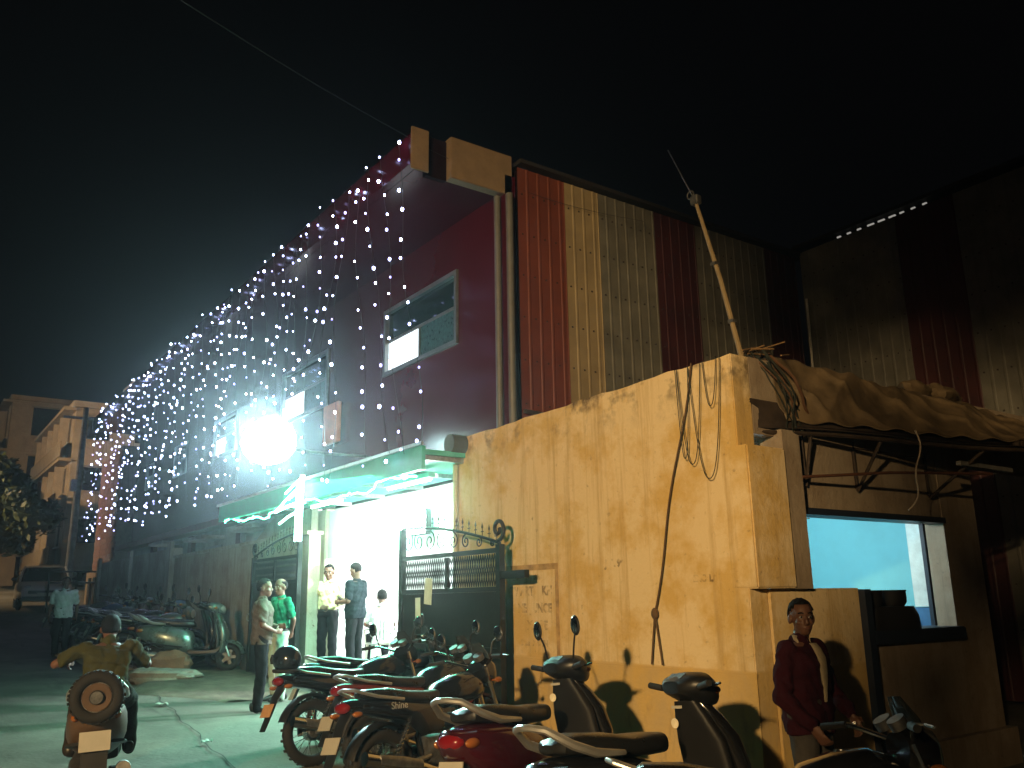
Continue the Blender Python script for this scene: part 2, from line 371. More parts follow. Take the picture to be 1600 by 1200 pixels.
# entrance: raised floor, white inner hall, header board, pillars
WHT = mat('white_paint', (.72, .74, .72), .7, var=.05)
PALE = plaster('pale_plaster', (.55, .56, .4), (.46, .46, .3), (.25, .25, .18))
ent = thing('entrance_lobby', 'white walled entrance lobby brightly lit behind the open gate', 'lobby', (0, 0, 0))
MB().b2(-15.1, -8.9, 5.72, 11.5, .2, .6).build('lobby_floor', mat('lobby_tile', (.45, .46, .43), .35), ent, False)
MB().b2(-15.1, -8.9, 11.3, 11.5, .602, 3.3).build('back_wall', WHT, ent, False)
MB().b2(-15.22, -15.1, 6.7, 11.5, .2, 3.3).build('side_wall', WHT, ent, False)
MB().b2(-8.98, -8.86, 6.7, 11.5, .2, 3.3).build('side_wall', WHT, ent, False)
MB().b2(-15.22, -8.86, 6.7, 11.5, 3.302, 3.4).build('ceiling', WHT, ent, False)
BLU = mat('blue_door', (.02, .1, .2), .4)
for x in (-13.35, -12.0):
    d = MB().b2(x-.3, x+.3, 9.0, 9.08, .603, 2.7).build('blue_door_leaf', BLU, ent, False, bevel=.01)
    MB().tube([(x+.2, 8.98, 1.4), (x+.2, 8.94, 1.5), (x+.2, 8.98, 1.6)], .012, 6).build('handle', CHR, d)
MB().b2(-14.38, -9.35, 6.25, 6.33, 2.45, 3.26).build('header_board', WHT, ent, False)
MB().b2(-15.1, -14.4, 6.2, 6.42, .3, 3.3).build('gate_pillar', PALE, ent, False, bevel=.015)

tube_lm = emis('white_tube', (.85, 1., .97), 14)
for (x, y, z) in ((-11.3, 8.0, 3.2), (-12.5, 9.6, 3.22), (-10.3, 9.8, 3.22)):
    b = MB().b2(x-.62, x+.62, y-.05, y+.05, z+.02, z+.08).build('tube_batten', WHT, ent, False)
    MB().tube([(x-.58, y, z-.01), (x+.58, y, z-.01)], .02, 8).build('tube', tube_lm, b)
lamp('lobby_light', 'POINT', (-11.0, 9.2, 2.75), HALL_W, (.86, 1., .97), .18)
# bracket flood lamp inside the doorway
fl = thing('doorway_floodlight', 'bright floodlight hung on the white header board above the doorway', 'floodlight', (-10.85, 6.08, 2.78))
MB().box((0, 0, 0), (.56, .1, .36)).build('housing', BLK, fl, bevel=.015)
MB().box((0, -.055, 0), (.52, .008, .32)).build('lens', emis('flood_lens_small', (.8, 1., .97), 60), fl, False)
MB().tube([(0, .03, .17), (0, .16, .3)], .012, 6).build('bracket', STL, fl)
lamp('doorway_flood_light', 'SPOT', (-10.85, 5.9, 2.78), 900, (.75, 1., .9), .1, aim=(0, -.5, 1.4), angle=radians(58), blend=1.0)

# canopy with green rope light
GRN = mat('green_canopy_sheet', (.06, .42, .3), .5, var=.1)
can = thing('entrance_canopy', 'flat green sheet canopy over the gate edged with rope light', 'canopy', (0, 0, 0))
MB().b2(-16.3, -8.7, 4.95, 6.35, 3.36, 3.42).build('canopy_sheet', GRN, can, False)
MB().b2(-16.3, -8.7, 4.9, 4.95, 3.18, 3.46).build('valance', GRN, can, False)
MB().b2(-16.34, -8.66, 4.86, 4.9, 3.46, 3.5).build('edge_trim', ALU, can, False)
for i in range(7):
    x = -16.2+i*1.24; MB().b2(x-.02, x+.02, 4.952, 6.35, 3.3, 3.358).build('rafter', STL, can, False)
for x in (-12.9, -10.2):  # tubes and area lights added under the canopy to whiten the header board
    b = MB().b2(x-.62, x+.62, 5.5, 5.6, 3.24, 3.3).build('tube_batten', WHT, can, False); MB().tube([(x-.58, 5.55, 3.215), (x+.58, 5.55, 3.215)], .02, 8).build('tube', tube_lm, b)
    lamp('added_canopy_fill', 'AREA', (x, 5.55, 3.18), 105, (.82, 1., .93), .7, aim=(x-.2, 6.3, 2.2))
rope = [(-16.0+.06*i, 4.93-.04*sin(i*.5), 3.12+.03*sin(i*.31)+.035*sin(i*.117+1)+.012*sin(i*1.3)) for i in range(0, 120)]
rl = MB().tube(rope, .013, 6).build('rope_light', emis('green_rope', (.1, 1., .55), 26))
tag(rl, 'glowing green rope light looping under the canopy edge', 'rope light')
def rope_star(x, y, z):
    t = thing('star_light', 'white neon star shaped rope light beside the gate pillar', 'star light', (x, y, z))
    m = emis('star_tube', (.45, 1., .8), 16)
    for a, b in (((-.75, -.05), (.1, .22)), ((-.75, -.05), (.3, .02)), ((-.35, .2), (.35, .38)), ((-.55, -.24), (.12, -.12)), ((-.2, .1), (.32, .2))):
        MB().tube([(a[0], 0, a[1]), ((a[0]+b[0])/2, 0, (a[1]+b[1])/2+.015), (b[0], 0, b[1])], .018, 6).build('tube', m, t)
    MB().b2(.12, .17, -.02, .02, -.55, .34).build('upright', m, t, False); MB().b2(.26, .31, -.02, .02, -.55, .4).build('upright', m, t, False)
    MB().b2(.17, .26, -.012, .012, -.56, -.52).build('foot', STL, t, False)
    return t
rope_star(-12.35, 4.8, 3.12)
lamp('green_glow', 'AREA', (-11.0, 5.3, 3.25), 260, (.14, 1., .6), 2.2, aim=(-11.2, 4.6, 0))

# the big floodlight on a bracket pole
fp = Vector((-13.3, 4.72, 4.2))
fl = thing('floodlight', 'glaring round white floodlight on a bracket above the gate', 'floodlight', fp)
FLENS = emis('flood_lens', (.62, 1., .82), 56)
hd_ = MB().loft([(-.04, 0, 0, .44, .38), (.06, 0, 0, .4, .34), (.2, 0, 0, .22, .18), (.3, 0, 0, .1, .09)], 'x', 30, 2.1).build('reflector', STL, fl); hd_.rotation_euler = (0, 0, radians(148))
MB().loft([(-.12, 0, 0, .14, .11), (-.1, 0, 0, .28, .23), (-.07, 0, 0, .38, .32), (-.045, 0, 0, .43, .37)], 'x', 30, 2.1).build('lens', FLENS, hd_)
MB().tube([(0, .15, 0), (0, .5, -.1), (0, 1.78, -.1)], .025, 8).build('bracket_arm', STL, fl)
aimp = Vector((-1.0, -1.0, 1.2))
lamp('flood_light', 'SPOT', fp+Vector((.24, -.15, 0)), FLOOD_W, (.55, .93, 1.), .12, aim=aimp, angle=radians(64), blend=1.0)
lamp('flood_spill', 'POINT', fp+Vector((0, .35, .12)), 80, (.62, .95, 1.), .25)

# light strings hanging down the front
BULB = [emis('led_bulb', (.5, .58, 1.), 40), emis('led_bulb_mid', (.48, .5, 1.), 14), emis('led_bulb_dim', (.5, .45, 1.), 4)]
WIRE = mat('thin_wire', (.02, .025, .02), .6)
bulb_me = MB().ell((0, 0, 0), (.0135, .0135, .017), 8, 6).mesh('bulb')
rs = random.Random(3)
x = -9.45; ns = 0
while x > -29.9:
    far = (-9-x)/21
    zt = ZR+.42-.1*rs.random(); zb = 3.52+.3*rs.random()-.25*(x > -12)+.1*far
    lean = rs.uniform(-.25, .25)+(.9 if x > -11 else .1); sway = rs.uniform(.02, .12)
    n = max(6, int((zt-zb)/rs.uniform(.235, .33))); pts = []
    for i in range(n*2+1):
        t = i/(n*2); pts.append((x+lean*t+sway*sin(t*6+x), 4.93-.05*sin(t*9+x*3)-.12*t, zt+(zb-zt)*t))
    st = MB().tube(pts, .0035, 4).build('light_string', WIRE)
    tag(st, 'string of tiny white bulbs hanging down the red hall front', 'light string', 'light strings draped over the hall front')
    for i in range(n+1):
        if rs.random() < .06: continue
        p = pts[min(2*i, 2*n)]; b = link('bulb', bulb_me, BULB[rs.choice((0, 0, 0, 1, 1, 2))], st)
        b.location = (p[0]+rs.uniform(-.08, .08), p[1]-.025, p[2]+rs.uniform(-.1, .1)); k = rs.choice((.8, 1, 1, 1.25, 1.45)); b.scale = (k, k, k)
    x -= rs.uniform(.3, .5); ns += 1

# ------------------------------------------------------------------ metal sheds
SH_O = mat('sheet_orange', (.165, .042, .022), .55, var=.12, scale=3); SH_C = mat('sheet_cream', (.32, .25, .14), .55, var=.12, scale=3)
SH_G = mat('sheet_grey', (.15, .145, .12), .6, var=.2, scale=3); SH_M = mat('sheet_maroon', (.055, .013, .014), .55, var=.2, scale=3)
def sheet(parent, a, b, z0, z1, m, axis, at, sgn):
    """one ribbed sheet: real trapezoid ribs every 0.2 m; axis y: runs along y at x=at"""
    prof = []; t = a
    while t < b-.001:
        e = min(t+.2, b); w = e-t
        prof += [(t, 0), (t+w*.72, 0), (t+w*.79, .009), (t+w*.92, .009)]; t = e
    prof.append((b, 0)); mb = MB(); vs = []
    for (u, d) in prof:
        for z in (z0, z1): vs.append((at+sgn*d, u, z) if axis == 'y' else (u, at+sgn*d, z))
    mb.add(vs, [(2*i, 2*i+2, 2*i+3, 2*i+1) for i in range(len(prof)-1)])
    o = mb.build('cladding_sheet', m, parent, False)
    # screw heads along the purlin lines
    sc = MB(); z = z0+.35
    while z < z1-.1:
        t = a+.07
        while t < b: 
            if axis == 'y': sc.box((at+sgn*.008, t, z), (.012, .022, .022))
            else: sc.box((t, at+sgn*.008, z), (.022, .012, .022))
            t += .2
        z += .62
    so = sc.build('screw_heads', mat('rust_screw', (.03, .02, .015), .8), o, False); so['kind'] = 'stuff'
    return o
shed = thing('striped_shed', 'tall shed side clad in orange, cream, grey and maroon ribbed sheets', 'shed', (0, 0, 0))
for a, b, m in ((6.72, 7.58, SH_O), (7.58, 8.25, SH_C), (8.25, 9.45, SH_G), (9.45, 10.4, SH_M), (10.4, 12.2, SH_G), (12.2, 13.07, SH_M)):
    sheet(shed, a, b, .2, 7.78, m, 'y', XC, 1)
MB().b2(XC-.6, XC+.12, 6.7, 13.3, 7.8, 7.86).build('roof_edge', mat('roof_dark', (.02, .018, .018), .7), shed, False)
MB().b2(XC-.12, XC-.03, 6.72, 13.07, .2, 7.75).build('inner_frame', SOF, shed, False)
MB().tube([(XC+.06, 6.72, 4.15), (XC+.06, 8.6, 4.1)], .03, 8).build('rail_pipe', STL, shed)
shed2 = thing('grey_shed', 'second shed with grey and maroon ribbed sheets rising behind the awning', 'shed', (0, 0, 0))
for a, b, m in ((-9.1, -7.2, SH_G), (-7.2, -6.2, SH_M), (-6.2, -4.4, SH_G), (-4.4, -3.2, SH_M), (-3.2, 1.0, SH_G)):
    sheet(shed2, a, b, .2, 7.85, m, 'x', 13.1, -1)
MB().b2(-9.2, 1.2, 13.02, 13.9, 7.93, 7.99).build('roof_edge', mat('roof_dark', (.02, .018, .018), .7), shed2, False)
MB().b2(-9.1, 1.0, 13.16, 13.25, .2, 7.85).build('inner_frame', SOF, shed2, False)
GAP = emis('gap_glow', (1., .95, .85), .3)
for i in range(9): MB().b2(-8.3+i*.2, -8.3+i*.2+(.12 if 2 < i < 6 else .07), 13.1, 13.13, 7.86, 7.885).build('lit_gap', GAP, shed2, False)
MB().tube([(-9.0, 13.0, 5.3), (-8.98, 13.0, 6.9)], .022, 8).build('corner_light_streak', mat('streak_white', (.75, .72, .65), .4), shed2)  # pale rod standing in for light showing through the corner gap

# ------------------------------------------------------------------ yellow corner shop
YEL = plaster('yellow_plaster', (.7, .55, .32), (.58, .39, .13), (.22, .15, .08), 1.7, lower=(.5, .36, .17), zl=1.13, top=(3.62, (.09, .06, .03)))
GRYP = plaster('grey_render', (.33, .27, .2), (.26, .2, .14), (.12, .1, .08), 2.0)
CYAN = mat('cyan_paint', (.16, .5, .6), .7, var=.06, scale=2)
shop = thing('corner_shop', 'flat roofed shop with blotchy yellow plaster wall and blue room', 'building', (0, 0, 0))
ZT = 3.66
# long yellow wall with an uneven parapet top
prof = [(-8.95, .05), (-4.58, .05), (-4.58, ZT+.0)]+[(-4.58-4.37*i/24, ZT-.008*sin(i*1.1)-.006*sin(i*2.7)-.05*(i/24)) for i in range(1, 25)]
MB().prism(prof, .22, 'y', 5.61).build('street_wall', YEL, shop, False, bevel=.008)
MB().b2(-8.93, -4.565, 5.49, 5.4992, 1.1, 1.12).build('plinth_ledge', YEL, shop, False)
MB().b2(-8.93, -4.57, 5.494, 5.4993, .05, 1.099).build('plinth', YEL, shop, False)
MB().b2(-4.75, -4.48, 5.49, 5.97, 1.75, 2.88).build('jamb_box', YEL, shop, False, bevel=.012)
MB().b2(-4.76, -4.5, 5.975, 6.2, 1.745, 3.05).build('jamb_post', GRYP, shop, False)
MB().b2(-4.80, -4.56, 5.725, 6.9, .05, 1.747).build('low_wall', YEL, shop, False)
MB().b2(-4.80, -4.58, 5.725, 12.5, 3.0, ZT).build('parapet', GRYP, shop, False)
MB().b2(-4.80, -4.6, 6.21, 8.5, 2.42, 2.998).build('lintel', GRYP, shop, False)
MB().b2(-4.80, -4.59, 8.5, 9.15, .05, 2.998).build('right_jamb', GRYP, shop, False)
MB().b2(-8.9, -4.81, 5.73, 9.6, 2.95, 3.1).build('roof_slab', CON, shop, False)
DBLU = mat('dark_blue_wood', (.012, .02, .04), .5)
MB().b2(-4.78, -4.5, 6.905, 6.995, .05, 1.735).build('blue_post', DBLU, shop, False)
MB().b2(-4.95, -4.5, 7.0, 8.495, 1.27, 1.38).build('counter_slab', DBLU, shop, False, bevel=.01)
MB().b2(-4.80, -4.57, 7.0, 8.495, .42, 1.268).build('counter_front', GRYP, shop, False)
MB().b2(-4.82, -4.5, 6.998, 9.2, .05, .415).build('base_step', GRYP, shop, False)
MB().b2(-4.78, -4.56, 6.2, 8.5, 2.36, 2.415).build('window_head', DBLU, shop, False)
MB().b2(-4.74, -4.56, 6.205, 6.26, 1.735, 2.355).build('window_jamb', DBLU, shop, False)
MB().b2(-4.7, -4.66, 8.24, 8.28, 1.39, 2.355).build('window_bar', DBLU, shop, False)
MB().b2(-8.6, -4.83, 9.3, 9.42, .05, 2.945).build('room_wall', CYAN, shop, False)
MB().b2(-8.7, -8.58, 5.8, 9.3, .05, 2.945).build('room_wall', CYAN, shop, False)
MB().b2(-8.55, -4.85, 5.73, 5.76, .05, 2.945).build('room_wall', CYAN, shop, False)
MB().b2(-8.57, -4.83, 5.77, 9.29, .05, .2).build('room_floor', CON, shop, False)
MB().b2(-5.05, -4.84, 8.6, 9.0, 1.56, 2.945).build('room_pillar', mat('white_blue_paint', (.6, .72, .74), .6), shop, False)
MB().b2(-5.2, -4.84, 8.62, 9.28, 1.3, 1.55).build('blue_shelf', mat('mid_blue', (.03, .13, .3), .5), shop, False)
b = MB().b2(-7.2, -6.0, 7.0, 7.06, 2.86, 2.94).build('tube_batten', WHT, shop, False)
MB().tube([(-7.15, 7.03, 2.83), (-6.05, 7.03, 2.83)], .018, 8).build('tube', emis('cool_tube', (.85, 1., 1.), 8), b)
lamp('shop_light', 'POINT', (-6.3, 7.0, 2.6), SHOP_W, (.85, 1., 1.), .2)
fan = thing('ceiling_fan', 'small ceiling fan inside the blue painted room', 'fan', (-5.75, 6.95, 2.42))
MB().loft([(-.05, 0, 0, .06, .06), (.0, 0, 0, .09, .09), (.05, 0, 0, .05, .05)], 'z', 14, 2).build('motor', ALU, fan)
MB().tube([(0, 0, .05), (0, 0, .53)], .012, 8).build('down_rod', ALU, fan)
for k in range(3):
    bl = MB().box((.34, 0, 0), (.52, .11, .008), (radians(8), 0, 0)).build('blade', mat('fan_blade', (.1, .08, .07), .5), fan, False); bl.rotation_euler.z = radians(35+120*k)
sh = thing('wall_shelf', 'small wooden shelf box on the blue room wall', 'shelf', (-5.9, 5.98, 2.2))
MB().box((0, 0, -.1), (.5, .4, .03)).build('board', mat('shelf_wood', (.12, .1, .08), .6), sh, False); MB().box((-.05, .0, .05), (.16, .3, .26)).build('switch_box', FRAME, sh, False, bevel=.01)
# pots and tray on the counter
pt = thing('cooking_stove', 'dark stove with pots under a cover on the counter', 'stove', (-4.68, 7.45, 1.38))
MB().loft([(0, 0, 0, .16, .42), (.12, 0, 0, .16, .4), (.2, 0, .02, .13, .34)], 'z', 20, 4).build('body', BLK, pt)
for k, (dy, r) in enumerate(((-.22, .12), (.14, .13))):
    p = MB().loft([(.2, 0, dy, r*.8, r*.8), (.24, 0, dy, r, r), (.33, 0, dy, r, r), (.345, 0, dy, r*1.06, r*1.06)], 'z', 18, 2).build('pot', BLK, pt)
MB().box((-.12, .1, .24), (.02, .8, .2), (0, radians(-12), radians(4))).build('splash_board', mat('rusty_tin', (.025, .018, .014), .6, .4, var=.4, scale=14), pt, False)
# painted notice on the wall: border bands and faded lettering
INK = bpy.data.materials.new('faded_ink'); INK.use_nodes = True
n_ = INK.node_tree.nodes; l_ = INK.node_tree.links; tcx = n_.new('ShaderNodeTexCoord'); nz = n_.new('ShaderNodeTexNoise'); nz.inputs['Scale'].default_value = 9; nz.inputs['Detail'].default_value = 6
l_.new(tcx.outputs['Object'], nz.inputs[0]); mrx = n_.new('ShaderNodeMapRange'); mrx.inputs[1].default_value = .42; mrx.inputs[2].default_value = .58; mrx.inputs[3].default_value = 0; mrx.inputs[4].default_value = .42
l_.new(nz.outputs[0], mrx.inputs[0]); l_.new(mrx.outputs[0], n_['Principled BSDF'].inputs['Alpha']); n_['Principled BSDF'].inputs['Base Color'].default_value = (.12, .06, .02, 1); n_['Principled BSDF'].inputs['Roughness'].default_value = .9
def text_mesh(txt, size, loc, rot, m, parent, name='painted_lettering', ext=.0):
    cu = bpy.data.curves.new('t', 'FONT'); cu.body = txt; cu.size = size; cu.extrude = ext; cu.offset = .006 if m is INK else 0
    o = bpy.data.objects.new('t', cu); C.objects.link(o); dg = bpy.context.evaluated_depsgraph_get(); dg.update()
    me = bpy.data.meshes.new_from_object(o.evaluated_get(dg)); bpy.data.objects.remove(o)
    me.materials.clear(); q = link(name, me, m, parent); q.location = loc; q.rotation_euler = rot; return q
BAND = mat('brown_band', (.4, .26, .11), .9, var=.3, scale=8)
MB().b2(-7.9, -6.97, 5.494, 5.4985, 1.99, 2.05).build('notice_border', BAND, shop, False)
MB().b2(-7.02, -6.97, 5.494, 5.4985, 1.14, 1.988).build('notice_border', BAND, shop, False)
for txt, s, x, z in (('ent          Booking', .07, -7.75, 1.9), ('TV ART    KH', .125, -7.8, 1.74), ('NE   UNCE', .12, -7.66, 1.57), ('X OBE', .12, -7.5, 1.4), ('Date   X 9BEN', .075, -7.62, 1.24)):
    text_mesh(txt, s, (x, 5.493, z), (radians(90), 0, 0), INK, shop)
for txt, s, x, z in (('J    , 9 -', .09, -6.25, 1.98), ('ENC  LA', .07, -5.15, 1.82)):
    text_mesh(txt, s, (x, 5.493, z), (radians(90), 0, 0), INK, shop)
# short round pipe at the wall's far end
MB().tube([(-8.75, 5.3, 3.52), (-8.75, 5.62, 3.52)], .12, 14).build('roof_spout', mat('old_pipe', (.07, .08, .07), .7), shop)
MB().tube([(-8.86, 5.46, 3.3), (-8.86, 5.46, .3)], .035, 8).build('wall_pipe', PALE, shop)
# lean-to awning and its tarpaulin
AWN = mat('rusty_sheet', (.05, .035, .025), .75, .3, var=.4, scale=5)
aw = thing('shop_awning', 'dark lean-to sheet awning on angle iron brackets over the shop window', 'awning', (0, 0, 0))
edge = lambda v: Vector((-4.62+.95*min(1, v*1.3), 5.62+4.9*v, 3.07+.02*sin(v*9)))
inner = lambda v: Vector((-4.577, 5.7+4.9*v, 3.3))
m = MB(); m.grid(lambda u, v: inner(v).lerp(edge(v), u), 4, 40); m.grid(lambda u, v: inner(v).lerp(edge(v), u)+Vector((0, 0, -.02)), 4, 40); m.build('awning_sheet', AWN, aw)
m = MB()
for i in range(44): 
    p = edge(.62+.38*i/43); m.tube([p+Vector((.03, 0, .0)), p+Vector((-.35, 0, .09))], .03, 6)
o = m.build('corrugated_strip', AWN, aw)
MB().tube([edge(v/10)+Vector((-.03, 0, -.05)) for v in range(11)], .02, 6).build('front_rail', AWN, aw)
for y0, dx in ((6.35, .2), (7.1, .42), (8.3, .75)):
    v = (y0-5.62)/4.9; p = edge(v)
    MB().tube([(-4.58, y0, 2.6), p+Vector((-.05, 0, -.06))], .016, 6).build('brace', AWN, aw)
    MB().tube([(-4.585, y0, 2.62), (-4.585, y0, 3.05)], .016, 6).build('brace_post', AWN, aw)
MB().tube([(-4.5, 6.2, 2.66), (-4.3, 7.2, 2.74), (-4.1, 8.6, 2.8)], .014, 6).build('tie_bar', mat('rust_bar', (.1, .04, .02), .7), aw)
MB().b2(-4.2, -4.15, 8.15, 9.15, 2.86, 2.9).build('dead_tube_lamp', mat('tube_off', (.16, .16, .155), .3), aw, False)
MB().tube([(-3.97-.12*t**4+.012*sin(t*8), 7.1+.035*sin(t*9)-.09*t**6, 3.06-.68*t) for t in [i/24 for i in range(25)]], .007, 6).build('loose_cable', mat('white_cable', (.5, .42, .33), .5), aw)
TARP = mat('tarpaulin', (.125, .09, .05), .6, var=.45, scale=3.5, bump=.3, bscale=12)
def tarp(u, v):
    top = Vector((-4.72, 5.95+3.9*v, ZT+.06+.05*sin(v*11)-.1*v)); bot = edge(.09+.72*v)+Vector((.02, 0, .035))
    bot.x = min(bot.x, -3.9+.1*v)
    mid = Vector((-4.555, 5.98+3.88*v, ZT+.055-.09*v)); p = top.lerp(mid, u/.22) if u < .22 else mid.lerp(bot, (u-.22)/.78)
    su = max(0, sin(max(0, u-.15)/.85*pi))**.8; w1 = v*17+u*3.2+.6*sin(u*5+v*3); w2 = v*34-u*6+1.3*sin(v*9)
    w1 = v*8+u*2.4+.5*sin(u*3+v*4); f = .06*(1-abs(sin(w1)))**2.4*su+.035*(1-abs(sin(w2*.6)))**4*su+.015*sin(v*23+u*7)*su-.05*su*u
    s = .1*(1-u)*sin(v*8)
    return (p.x+f, p.y+s, p.z+f*.8+.015*sin(v*60+u*13))
m = MB(); m.grid(tarp, 30, 220)
o = tag(m.build('tarpaulin', TARP), 'crumpled brown tarpaulin sheet spread over the awning and parapet', 'tarpaulin')
sm = o.modifiers.new('solid', 'SOLIDIFY'); sm.thickness = .006
for k, (y, r) in enumerate(((8.55, .16), (9.05, .2))):
    s = MB().ell((0, 0, 0), (r*.8, r*1.7, r*.5), 16, 10); s.v = [tuple(Vector(v)*(1+.16*sin(v[0]*33+k)+.14*sin(v[1]*27+v[2]*40))) for v in s.v]
    o = s.build('cloth_bundle', TARP); o.location = (-4.74, y, ZT+.1); tag(o, ('smaller' if k == 0 else 'larger')+' lumpy cloth bundle lying on the parapet behind the tarpaulin', 'bundle')
# twigs and cable bundle at the roof corner
cb = thing('cable_bundle', 'tangle of dark cables falling over the shop roof corner', 'cables', (-4.6, 5.85, ZT))
rb = random.Random(5)
for i in range(9):
    a = Vector((.0+rb.uniform(-.1, .1), rb.uniform(-.12, .2), .06)); b = Vector((.06+rb.uniform(0, .05), rb.uniform(.05, .55), -.55+rb.uniform(-.1, .05)))
    pts = [a.lerp(b, t)+Vector((.1*sin(t*pi)+.02*rb.random(), .03*sin(t*7+i), 0)) for t in [j/8 for j in range(9)]]
    MB().tube(pts, rb.choice((.006, .009, .013)), 5).build('cable', WIRE if i % 3 else mat('brown_cable', (.1, .05, .025), .6), cb)
for i in range(8):
    a = Vector((rb.uniform(-.1, .1), rb.uniform(-.2, .3), .05)); MB().tube([a, a+Vector((rb.uniform(-.1, .1), rb.uniform(.05, .35), rb.uniform(0, .1)))], .008, 5).build('twig', mat('twig', (.2, .12, .05), .8), cb)
# cable loops on the wall, rope down the wall
for k, (xa, xb, dip) in enumerate(((-5.17, -5.02, .8), (-5.15, -4.88, .86), (-5.02, -4.66, 1.0), (-4.85, -4.7, .4))):
    pts = [(xa+(xb-xa)*t, 5.455-.02*sin(t*pi), ZT-.02-dip*(1-abs(2*t-1)**2.4)) for t in [i/24 for i in range(25)]]
    pts = [(-4.0*0+p[0], p[1], p[2]) for p in pts]
    tag(MB().tube(pts, .004, 5).build('wall_cable', WIRE), ('longest' if k == 2 else 'shortest' if k == 3 else 'outer' if k == 0 else 'inner')+' thin black cable loop hanging on the yellow wall', 'cable')
rp = [(-4.98-.62*t+.02*sin(t*9), 5.46, ZT-2.1*t) for t in [i/20 for i in range(21)]]
r_ = thing('hanging_rope', 'frayed brown rope with a knot hanging down the yellow wall', 'rope', (0, 0, 0))
ROPE = mat('rope', (.1, .06, .03), .9, bump=.5)
MB().tube(rp, .0075, 6).build('strand', ROPE, r_); e_ = Vector(rp[-1])
MB().ell(e_, (.035, .03, .05), 10, 8).build('knot', ROPE, r_)
for d in (-.07, .06): MB().tube([e_, e_+Vector((d*.5, 0, -.2)), e_+Vector((d, 0, -.42))], .008, 5).build('tail', ROPE, r_)
# leaning antenna mast
an = thing('antenna_mast', 'thin mast leaning over the shop roof with a small aerial on top', 'antenna', (-4.75, 5.9, ZT))
tip = Vector((-.34, -.1, 1.65)); tp2 = Vector((-.6, -.15, 2.3))
MB().tube([(0, 0, -.1), tip*.5+Vector((.01, 0, 0)), tip], [.026, .022, .017], 8).build('mast', mat('bamboo', (.22, .16, .08), .7), an)
MB().tube([tip, tp2], .006, 6).build('whip', STL, an)
MB().box(tip+Vector((0, 0, .02)), (.09, .07, .09)).build('clamp_box', STL, an, bevel=.008)
MB().torus(tip+Vector((-.06, 0, .1)), .04, .008, 14, 6).build('coil', STL, an)
for t in (.25, .6): MB().box(tip*t, (.06, .06, .03)).build('tie_wire', STL, an)
MB().tube([(0, -.2, .02), (0, .35, .03)], .014, 6).build('foot_rod', STL, an)
# overhead wires
for k, (a, b, sag) in enumerate(((( -6.1, 1.0, 6.3), (-9.3, 5.02, 7.75), .04), ((-9.3, 5.02, 7.72), (-9.08, 9.1, 7.48), .18))):
    a, b = Vector(a), Vector(b); pts = [a.lerp(b, i/30)-Vector((0, 0, sag*sin(pi*i/30))) for i in range(31)]
    tag(MB().tube(pts, .004, 5).build('overhead_wire', mat('wire_grey', (.02, .02, .022), .7)), ('thin overhead wire running from the dark sky to the hall corner', 'overhead wire crossing in front of the striped shed from the hall corner')[k], 'wire')

# ------------------------------------------------------------------ compound wall, gate leaves
CWALL = plaster('compound_plaster', (.36, .34, .26), (.26, .23, .17), (.1, .09, .07), .9)
cw = thing('compound_wall', 'stained plaster compound wall beside the gate', 'wall', (0, 0, 0))
MB().b2(-22.0, -13.7, 5.62, 5.82, .2, 2.8).build('wall_panel', CWALL, cw, False)
MB().b2(-31.0, -22.003, 5.6, 5.8, .4, 3.05).build('wall_panel', CWALL, cw, False)
MB().b2(-22.0, -13.7, 5.58, 5.86, 2.802, 2.86).build('coping', CWALL, cw, False)
for x in (-22.2, -26.5, -30.8): MB().b2(x-.17, x+.17, 5.52, 5.598, .4, 3.2).build('pier', CWALL, cw, False)
MB().prism([(-17.2, 2.87), (-14.3, 2.87), (-14.3, 3.3), (-16.1, 3.3)], .12, 'y', 5.95).build('sloped_parapet', CWALL, cw, False)

